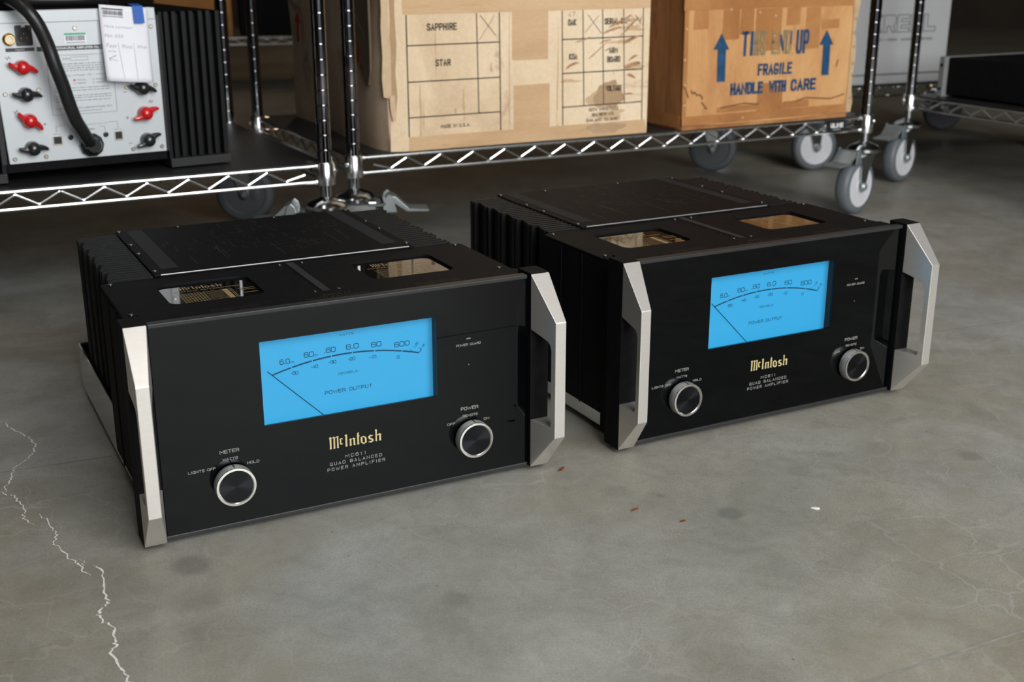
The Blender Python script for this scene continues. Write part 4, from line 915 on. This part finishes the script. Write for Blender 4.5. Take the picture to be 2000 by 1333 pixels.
stuff(sk.build('scuff_marks', M['stain2'], e2))
for x0, x1, z0, z1 in ((.022, .060, .418, .4565), (.140, .176, .405, .4565), (.262, .300, .42, .4565), (.36, .41, .410, .4300), (.090, .20, .2500, .2620), (.265, .34, .2480, .2640)): tstrip(x0, x1, z0, z1, .0016)
gl_ = MB()
for x, z in ((.006, .42), (.004, .36), (.006, .31), (.008, .27), (.115, .455), (.19, .448), (.232, .40), (.160, .236), (.248, .300), (.232, .44)):
    gl_.lathe([(.0030, 0), (.0018, -.0012), (.0004, -.0016)], (x, -.0022, z-Z0), (0, 1, 0), 7)
stuff(gl_.build('tape_bubbles', M['tapegloss'], e2))
rn = random.Random(12)
# crumpled right edge, a lighter folded seam running down
lp = [(.4480, .2300)]; rp = []
N = 22
for i in range(N+1):
    z = .2300+i*(.465/N); rp.append((.4600+rn.uniform(-.002, .002)+.003*math.sin(i*1.3), z)); lp.append((.4465+rn.uniform(-.0015, .0015), z))
MB().prism([lp[0]]+rp+list(reversed(lp[1:])), f2, -.0042, .0).build('folded_seam', M['kraftedge'], e2)
for z in (.262, .311, .335, .371, .40, .43): 
    m = MB().lathe([(.0045, 0), (.0030, -.0022), (.0008, -.003)], (.4535+rn.uniform(-.002, .002), -.0038, z-Z0), (0, 1, 0), 8); m.build('dent', M['stain'], e2, smooth=True)

# white carton behind
e3, b3 = carton('carton', off(U4, 24, .0, .012), 24, 'white carton with grey outlined lettering behind the right post', [(.03, 0), (.470, 0), (.470, .40), (.03, .40)], .56, M['whitebox'], seed=2, wob=.001, cat='carton')
f4 = lambda u, z, dd: (u, dd, z-Z0)
mb = MB(); d = -.0012
def outl(mb, polys, wd=.0022):
    for p in polys: line(mb, p+[p[0]], wd, f4, d)
zl, zh = .3560, .4010; lw = .041
def L_(x): return [(x, zl), (x+lw, zl), (x+lw, zl+.012), (x+.013, zl+.012), (x+.013, zh), (x, zh)]
def E_(x): return [(x, zl), (x+lw, zl), (x+lw, zl+.010), (x+.013, zl+.010), (x+.013, zl+.018), (x+lw, zl+.018), (x+lw, zl+.027), (x+.013, zl+.027), (x+.013, zl+.035), (x+lw, zl+.035), (x+lw, zh), (x, zh)]
def R_(x): return [(x, zl), (x+.012, zl), (x+.012, zl+.016), (x+.022, zl+.016), (x+.030, zl), (x+lw, zl), (x+.033, zl+.018), (x+lw, zl+.022), (x+lw, zh-.006), (x+lw-.006, zh), (x, zh)]
def K_(x): return [(x, zl), (x+.012, zl), (x+.012, zl+.018), (x+.028, zl), (x+lw, zl), (x+.020, zl+.0235), (x+lw, zh), (x+.028, zh), (x+.012, zh-.018), (x+.012, zh), (x, zh)]
outl(mb, [K_(.195), R_(.241), E_(.287), L_(.333), L_(.379)])
text(mb, 'AUDIO + VIDEO   AUDIO STANDARD', .20, .415, .3330, .0065, f4, d, bold=.02)
line(mb, [(.032, .2440), (.468, .2440)], .004, f4, d)
stuff(mb.build('carton_print', M['greyink'], e3))
MB().prism([(.36, .4700), (.40, .4730), (.402, .50), (.358, .50)], f4, -.0018, -.0006).build('tape_patch', M['tape1'], e3)
# orange carton far left, black case beside it
e4, b4 = carton('carton', off(U6, 13, .52, .03), 13, 'plain orange carton on the distant far-left shelf', [(.0, 0), (.31, 0), (.31, .36), (0, .36)], .40, M['orangebox'], seed=3, wob=.002, cat='carton')
ks = empty('equipment_case', (*off(U6, 13, .86, .04), ZS+.0001), R(13), 'dark equipment case beside the orange carton on the distant shelf', 'case')
MB().box(0, .31, 0, .4, .003, .34).build('case_body', M['black'], ks, bevel=.006); MB().box(-.003, .313, -.003, .403, .22, .232).build('lid_rim', M['anod'], ks, bevel=.002)
MB().tube([(.11, -.002, .17), (.11, -.022, .17), (.20, -.022, .17), (.20, -.002, .17)], .005, 8).build('carry_handle', M['blkpl'], ks, smooth=True)

# low black chassis on the right-hand shelf (runs along the shelf's short side)
eq = empty('equipment_chassis', (1.077, 3.093, ZS+.0021), R(A2-90), 'low black equipment chassis with grey front plate on the right-hand shelf', 'audio equipment')
MB().box(.018, .50, 0, .40, .006, .094).build('chassis_body', M['black'], eq, bevel=.002)
MB().box(0, .018, -.012, .412, .000, .098).build('face_plate', M['greychassis'], eq, bevel=.002)
MB().box(.018, .50, .002, .398, .094, .0965).build('lid', M['black'], eq, bevel=.001)
for z in (.02, .078): MB().lathe([(.004, 0), (.004, -.002), (.002, -.003)], (.009, -.012, z), (0, 1, 0), 10).build('screw', M['screw'], eq)
for x in (.05, .46):
    for y in (.04, .36): MB().lathe([(.012, 0), (.014, .006)], (x, y, 0), n=14).build('foot', M['blkpl'], eq)

# ------------------------------------------------------------------ silver-backed amplifier on the left shelf
a3 = empty('mono_amplifier', (-.578, 2.029, 0), R(33.7), 'large amplifier with silver rear panel, red and black binding posts and black side heatsinks', 'amplifier')
ZB = ZS+.0021
MB().box(-.2560, .0020, .004, .33, .2350, .4835).build('chassis', M['black'], a3, bevel=.002)
rp_ = MB().prism([(-.2505, .2500), (0, .2500), (0, .4750), (-.007, .4825), (-.2540, .4825), (-.2540, .34)], XZ, 0, .004).build('rear_panel', M['rearpanel'], a3, bevel=.0008)
MB().box(-.2540, -.001, -.0016, .001, .4635, .4820).build('top_lip', M['rearpanel'], rp_, bevel=.0012)
for s in (-1, 1):
    bx = .0045 if s > 0 else -.2565
    hs = MB()
    q = sorted((bx, bx+s*.006)); hs.box(q[0], q[1], .002, .34, .235, .4745)
    h = hs.build('heatsink', M['blackfin'], a3)
    for j in range(7):
        x = bx+s*(.010+j*.0145); q = sorted((x, x+s*.0075)); yy = .004+.004*(j % 2)
        MB().box(q[0], q[1], yy, .33, .236, .4745).build('fin', M['blackfin'], h, bevel=.0008)
    q = sorted((bx+s*.001, bx+s*.103)); MB().box(q[0], q[1], .022, .33, .2365, .4700).build('fin_web', M['blackfin'], h)
    q = sorted((bx, bx+s*.106)); MB().box(q[0], q[1], -.004, .335, .2215, .2360).build('base_rail', M['anod'], h, bevel=.001)
    for y in (.03, .30): MB().lathe([(.010, ZB), (.012, .2216)], (bx+s*.05, y, 0), n=14).build('foot', M['blkpl'], a3)
# black panels flanking
MB().box(-.2620, -.2545, -.001, .02, .2500, .4800).build('side_trim', M['anod'], a3); MB().box(.0005, .0040, -.001, .02, .2500, .4700).build('side_trim', M['anod'], a3)
d = -.0006
ink = MB(); fine = MB()
def wing(cx, cz, ang, m, name, bend):
    p = MB().lathe([(.0100, 0), (.0116, -.001), (.0116, -.007), (.0108, -.011), (.0104, -.015), (.0078, -.019), (.0045, -.021), (.0005, -.0216)], (cx, 0, cz), (0, 1, 0), 20)
    o = p.build(name, m, rp_, smooth=True)
    for s in (-1, 1):
        pts = []
        for k in range(7):
            t = k/6; rr = .004+t*.0180; an = ang+(0 if s > 0 else PI)+bend*t*t*.5
            pts.append((cx+rr*math.cos(an), -.0115-.001*t, cz+rr*math.sin(an)))
        MB().tube(pts, [.0060, .0060, .0054, .0046, .0038, .0032, .0018], 8).build('wing', m, o, smooth=True)
    return o
wing(-.2160, .3978, R(-6), M['red'], 'binding_post', -.6); wing(-.2150, .3565, R(4), M['blkpl'], 'binding_post', -.5)
wing(-.2145, .3160, R(-27), M['red'], 'binding_post', -.5); wing(-.2145, .2730, R(8), M['blkpl'], 'binding_post', -.5)
wing(-.0325, .3150, R(32), M['red'], 'binding_post', -.5); wing(-.0320, .2715, R(36), M['blkpl'], 'binding_post', -.5)
wing(-.0340, .3560, R(-4), M['blkpl'], 'binding_post', -.5)
for x, z in ((-.2446, .3581), (-.2421, .2575), (-.1948, .2575), (-.1945, .3620), (-.1295, .4537), (-.0562, .2575), (-.0080, .2579), (-.0100, .3591), (-.0578, .3578), (-.0089, .4524)):
    MB().lathe([(.0036, 0), (.0036, -.0006), (.0026, -.0016), (.0012, -.0016), (.0010, -.0008)], (x, 0, z), (0, 1, 0), 14).build('screw', M['nickel'], rp_, smooth=True)
rc = MB().lathe([(.0095, 0), (.0095, -.002), (.0075, -.003), (.0072, -.010), (.0045, -.010), (.0045, -.002)], (-.2295, 0, .4402), (0, 1, 0), 24).build('phono_socket', M['brass'], rp_, smooth=True)
MB().lathe([(.0044, -.0085), (.0022, -.0086), (.0020, -.006)], (-.2295, 0, .4402), (0, 1, 0), 16).build('white_insulator', M['whiteprint'], rc)
xl = MB().prism(rrect(-.2196, -.1948, .4299, .4606, .0025), XZ, -.0025, 0, holes=[[(-.2072+.0098*math.cos(2*PI*i/24), .4435+.0098*math.sin(2*PI*i/24)) for i in range(24)]]).build('balanced_input_socket', M['blkpl'], rp_)
MB().lathe([(.0098, -.0004), (.0098, -.0008)], (-.2072, 0, .4435), (0, 1, 0), 24).build('socket_well', M['hole'], xl)
for q in range(3): MB().lathe([(.0013, -.0005), (.0013, -.0020), (.0006, -.0024)], (-.2072+.0048*math.cos(R(210+120*q)), 0, .4435+.0048*math.sin(R(210+120*q))), (0, 1, 0), 8).build('pin', M['brass'], xl)
MB().box(-.2105, -.2040, -.0042, -.0024, .4570, .4610).build('release_tab', M['nickel'], xl, bevel=.0006)
for x0, x1, z0, z1 in ((-.1818, -.1672, .2740, .2885), (-.0845, -.0712, .2742, .2890)):
    jk = MB().prism(rrect(x0, x1, z0, z1, .0006), XZ, -.0015, 0, holes=[[(x0+.0014, z0+.0022), (x1-.0014, z0+.0022), (x1-.0014, z1-.0012), (x0+.0014, z1-.0012)]]).build('data_socket', M['nickel'], rp_)
    MB().box(x0+.0014, x1-.0014, -.0004, -.0002, z0+.0022, z1-.0012).build('socket_well', M['hole'], jk)
for x in (-.1541, -.0984): MB().lathe([(.0042, 0), (.0042, -.0016), (.0024, -.0018), (.0022, -.0004)], (x, 0, .2851), (0, 1, 0), 18).build('trigger_jack', M['blkpl'], rp_, smooth=True)
# printing on the rear panel
quad(ink, -.2360, -.1935, .4215, .4270, XZ, d); quad(ink, -.1900, -.0850, .4205, .4272, XZ, d)
wp = MB(); text(wp, 'inputs', -.2215, -.2085, .4224, .0034, XZ, d-.0003, sp=1.2); text(wp, 'DUAL MONAURAL AMPLIFIER No 333', -.1800, -.0850, .4221, .0036, XZ, d-.0003, bold=.02)
stuff(wp.build('white_lettering', M['whiteprint'], rp_))
for x, z in ((-.1911, .3087), (-.0606, .3091), (-.1925, .3910)): line(ink, [(x-.0025, z), (x+.0025, z)], .0007, XZ, d); line(ink, [(x, z-.0025), (x, z+.0025)], .0007, XZ, d)
for x, z in ((-.0611, .3506), (-.0596, .2676), (-.1907, .2673), (-.1905, .3520)): line(ink, [(x-.003, z), (x+.003, z)], .0007, XZ, d)
for x, z, s in ((-.2380, .4140, 1), (-.2360, .3320, 1), (-.0160, .3345, -1)): line(ink, [(x, z), (x+s*.003, z-.004), (x+s*.005, z+.001), (x+s*.008, z-.004)], .0007, XZ, d)
def outline(mb, p, wd): line(mb, list(p)+[p[0]], wd, XZ, d)
outline(fine, rrect(-.1775, -.0760, .3210, .4130, .003), .0006)
text(fine, 'S/N', -.1530, -.1430, .4060, .0030, XZ, d); outline(fine, [(-.1410, .4045), (-.1140, .4045), (-.1140, .4100), (-.1410, .4100)], .0005)
rn = random.Random(5)
for z, n_ in ((.3995, 1), (.3960, 0), (.3925, 0), (.3890, 0), (.3620, 0), (.3580, 0), (.3500, 0), (.3465, 0), (.3420, 0)):
    x = -.170
    while x < -.085:
        l = rn.uniform(.002, .008); line(fine, [(x, z), (min(x+l, -.083), z)], .0010, XZ, d); x += l+.0016
text(fine, 'operating voltage, 50 - 60Hz', -.1700, -.0900, .3800, .0030, XZ, d, sp=1.1)
for x, z, s in ((-.1386, .3740, '120VAC'), (-.1090, .3740, '220VAC'), (-.1386, .3690, '230VAC'), (-.1090, .3690, '240VAC')):
    text(fine, s, x+.004, x+.018, z-.0012, .0024, XZ, d); outline(fine, [(x+.0014*math.cos(k), z+.0014*math.sin(k)) for k in range(6)], .0003)
text(fine, 'MADRIGAL AUDIO LABORATORIES, INC.', -.1713, -.0825, .3288, .0032, XZ, d, sp=1.05); line(fine, [(-.150, .3255), (-.100, .3255)], .0008, XZ, d)
text(fine, 'communication ports', -.1500, -.0950, .3020, .0026, XZ, d, sp=1.3); text(fine, 'slave out', -.1800, -.1690, .2905, .0020, XZ, d); text(fine, 'slave in', -.0835, -.0730, .2910, .0020, XZ, d)
line(fine, [(-.1752, .2940), (-.1745, .3040), (-.1600, .3050)], .0006, XZ, d); line(fine, [(-.0777, .2940), (-.0780, .3050), (-.0930, .3050)], .0006, XZ, d)
line(fine, [(-.1541, .2900), (-.1538, .2985), (-.1450, .2990)], .0006, XZ, d); line(fine, [(-.0984, .2900), (-.0988, .2985), (-.1060, .2990)], .0006, XZ, d)
text(ink, 'mains', -.1290, -.1150, .2945, .0026, XZ, d)
stuff(ink.build('black_lettering', M['rearink'], rp_)); stuff(fine.build('fine_lettering', M['rearinkl'], rp_))
MB().lathe([(.0016, -.0004), (.0016, -.0009)], (-.1386, 0, .3740), (0, 1, 0), 12).build('red_dot', M['red'], rp_)
def barcode(x0, x1, z0, z1, parent, dd, band, dark):
    o = MB().prism(rrect(x0, x1, z0, z1, .001), XZ, dd-.0002, dd).build('barcode_sticker', M['white'], parent)
    m = MB(); x = x0+.003; rn = random.Random(int(x0*-1e4))
    while x < x1-.003: 
        wd = rn.choice((.0004, .0007, .0011)); quad(m, x, min(x+wd, x1-.002), z0+(z1-z0)*.30, z0+(z1-z0)*.74, XZ, dd-.0003); x += wd+rn.choice((.0004, .0007))
    line(m, [(x0+.003, z0+(z1-z0)*.12), (x1-.003, z0+(z1-z0)*.12)], .0010, XZ, dd-.0003); stuff(m.build('barcode_bars', M['rearink'], o))
    m = MB(); quad(m, x0+.0006, x1-.0006, z0+(z1-z0)*.80, z1-.0003, XZ, dd-.0003); m.build('sticker_band', band, o); return o
barcode(-.1477, -.1130, .4298, .4468, rp_, -.0002, M['green'], 0)
gl = MB().lathe([(.0180, 0), (.0190, -.002), (.0190, -.009), (.0155, -.012), (.0135, -.016), (.0110, -.022)], (-.1236, 0, .2711), (0, 1, 0), 10).build('cord_grommet', M['blkpl'], a3, smooth=True)
cp = [(-.1236, -.004, .2711), (-.1270, -.012, .2745), (-.1355, -.024, .2860), (-.1445, -.034, .3010), (-.1545, -.043, .3190), (-.1632, -.049, .3463), (-.1703, -.053, .3743), (-.1786, -.056, .4019), (-.1856, -.055, .4326), (-.1960, -.056, .4620), (-.2080, -.052, .4830), (-.2200, -.035, .4960), (-.2260, -.010, .5010), (-.2250, .030, .4990), (-.2100, .060, .4960), (-.17, .075, .4945), (-.10, .070, .4940), (-.06, .05, .4940)]
def smooth_path(p, k=4):
    out = []
    for i in range(len(p)-1):
        p0 = Vector(p[max(i-1, 0)]); p1 = Vector(p[i]); p2 = Vector(p[i+1]); p3 = Vector(p[min(i+2, len(p)-1)])
        for q in range(k):
            t = q/k; out.append(.5*((2*p1)+(p2-p0)*t+(2*p0-5*p1+4*p2-p3)*t*t+(3*p1-p0-3*p2+p3)*t**3))
    out.append(Vector(p[-1])); return out
lab(MB().tube(smooth_path(cp), .0104, 14).build('power_cord', M['cord'], a3, smooth=True), 'thick black power cord looping up over the panel')

# paper tag taped on that panel
tg = empty('paper_tag', (-.578, 2.029, 0), R(33.7), 'white paper tag with handwriting, held by blue tape on the silver rear panel', 'paper tag')
def tfn(s, t, dd):
    # s across 0..1, t down 0..1
    top = ((-.0916, .4890), (-.0153, .4815)); bot = ((-.0936, .3720), (-.0190, .3655))
    a = [top[0][k]*(1-s)+top[1][k]*s for k in (0, 1)]; b = [bot[0][k]*(1-s)+bot[1][k]*s for k in (0, 1)]
    x = a[0]*(1-t)+b[0]*t; z = a[1]*(1-t)+b[1]*t
    y = -.010-.012*t*t-.006*math.sin(PI*s)*(.3+t)
    return (x, y+dd, z)
n, m_ = 12, 14; vs = [tfn(i/n, j/m_, 0) for j in range(m_+1) for i in range(n+1)]
o = MB().add(vs, [(j*(n+1)+i, j*(n+1)+i+1, (j+1)*(n+1)+i+1, (j+1)*(n+1)+i) for j in range(m_) for i in range(n)]).build('paper', M['white'], tg, smooth=True, fix=False)
sm = o.modifiers.new('solid', 'SOLIDIFY'); sm.thickness = .0003
tf = lambda s, t, dd: tfn(s, 1-t, dd)
hw = MB()
text(hw, 'Mark Levinson', .06, .64, .705, .035, tf, -.0006, shear=.3); text(hw, 'No 333', .06, .43, .580, .045, tf, -.0006, shear=.2)
for s, x0, x1 in (('Test', .06, .28), ('Photo', .38, .60), ('Ship', .70, .93)): text(hw, s, x0, x1, .445, .05, tf, -.0006, shear=.25)
text(hw, 'e/w', .10, .26, .385, .030, tf, -.0006, shear=.25)
line(hw, [(.31, .52), (.36, .02)], .006, tf, -.0006); line(hw, [(.64, .52), (.64, .02)], .006, tf, -.0006); line(hw, [(.25, .345), (.10, .30), (.13, .265)], .012, tf, -.0006); line(hw, [(.10, .30), (.27, .27)], .007, tf, -.0006)
stuff(hw.build('handwriting', M['handink'], tg))
sb = MB(); quad(sb, .04, .48, .84, .965, tf, -.0006); st_ = sb.build('barcode_sticker', M['hub'], tg)
sb = MB(); x = .07; rn = random.Random(8)
while x < .45: wd = rn.choice((.005, .009, .014)); quad(sb, x, x+wd, .875, .93, tf, -.0009); x += wd+rn.choice((.006, .010))
quad(sb, .05, .47, .942, .960, tf, -.0009); quad(sb, .06, .46, .850, .858, tf, -.0009); stuff(sb.build('barcode_bars', M['rearink'], st_))
tpv = MB(); tpv.add([(-.0403, -.0185, .4589), (-.0236, -.0180, .4589), (-.0234, -.0135, .4850), (-.0406, -.0140, .4857), (-.0240, .006, .4880), (-.0420, .006, .4885), (-.030, .030, .4842), (-.047, .030, .4842)], [(0, 1, 2, 3), (3, 2, 4, 5), (5, 4, 6, 7)])
o = tpv.build('blue_tape', M['bluetape'], tg, fix=False)
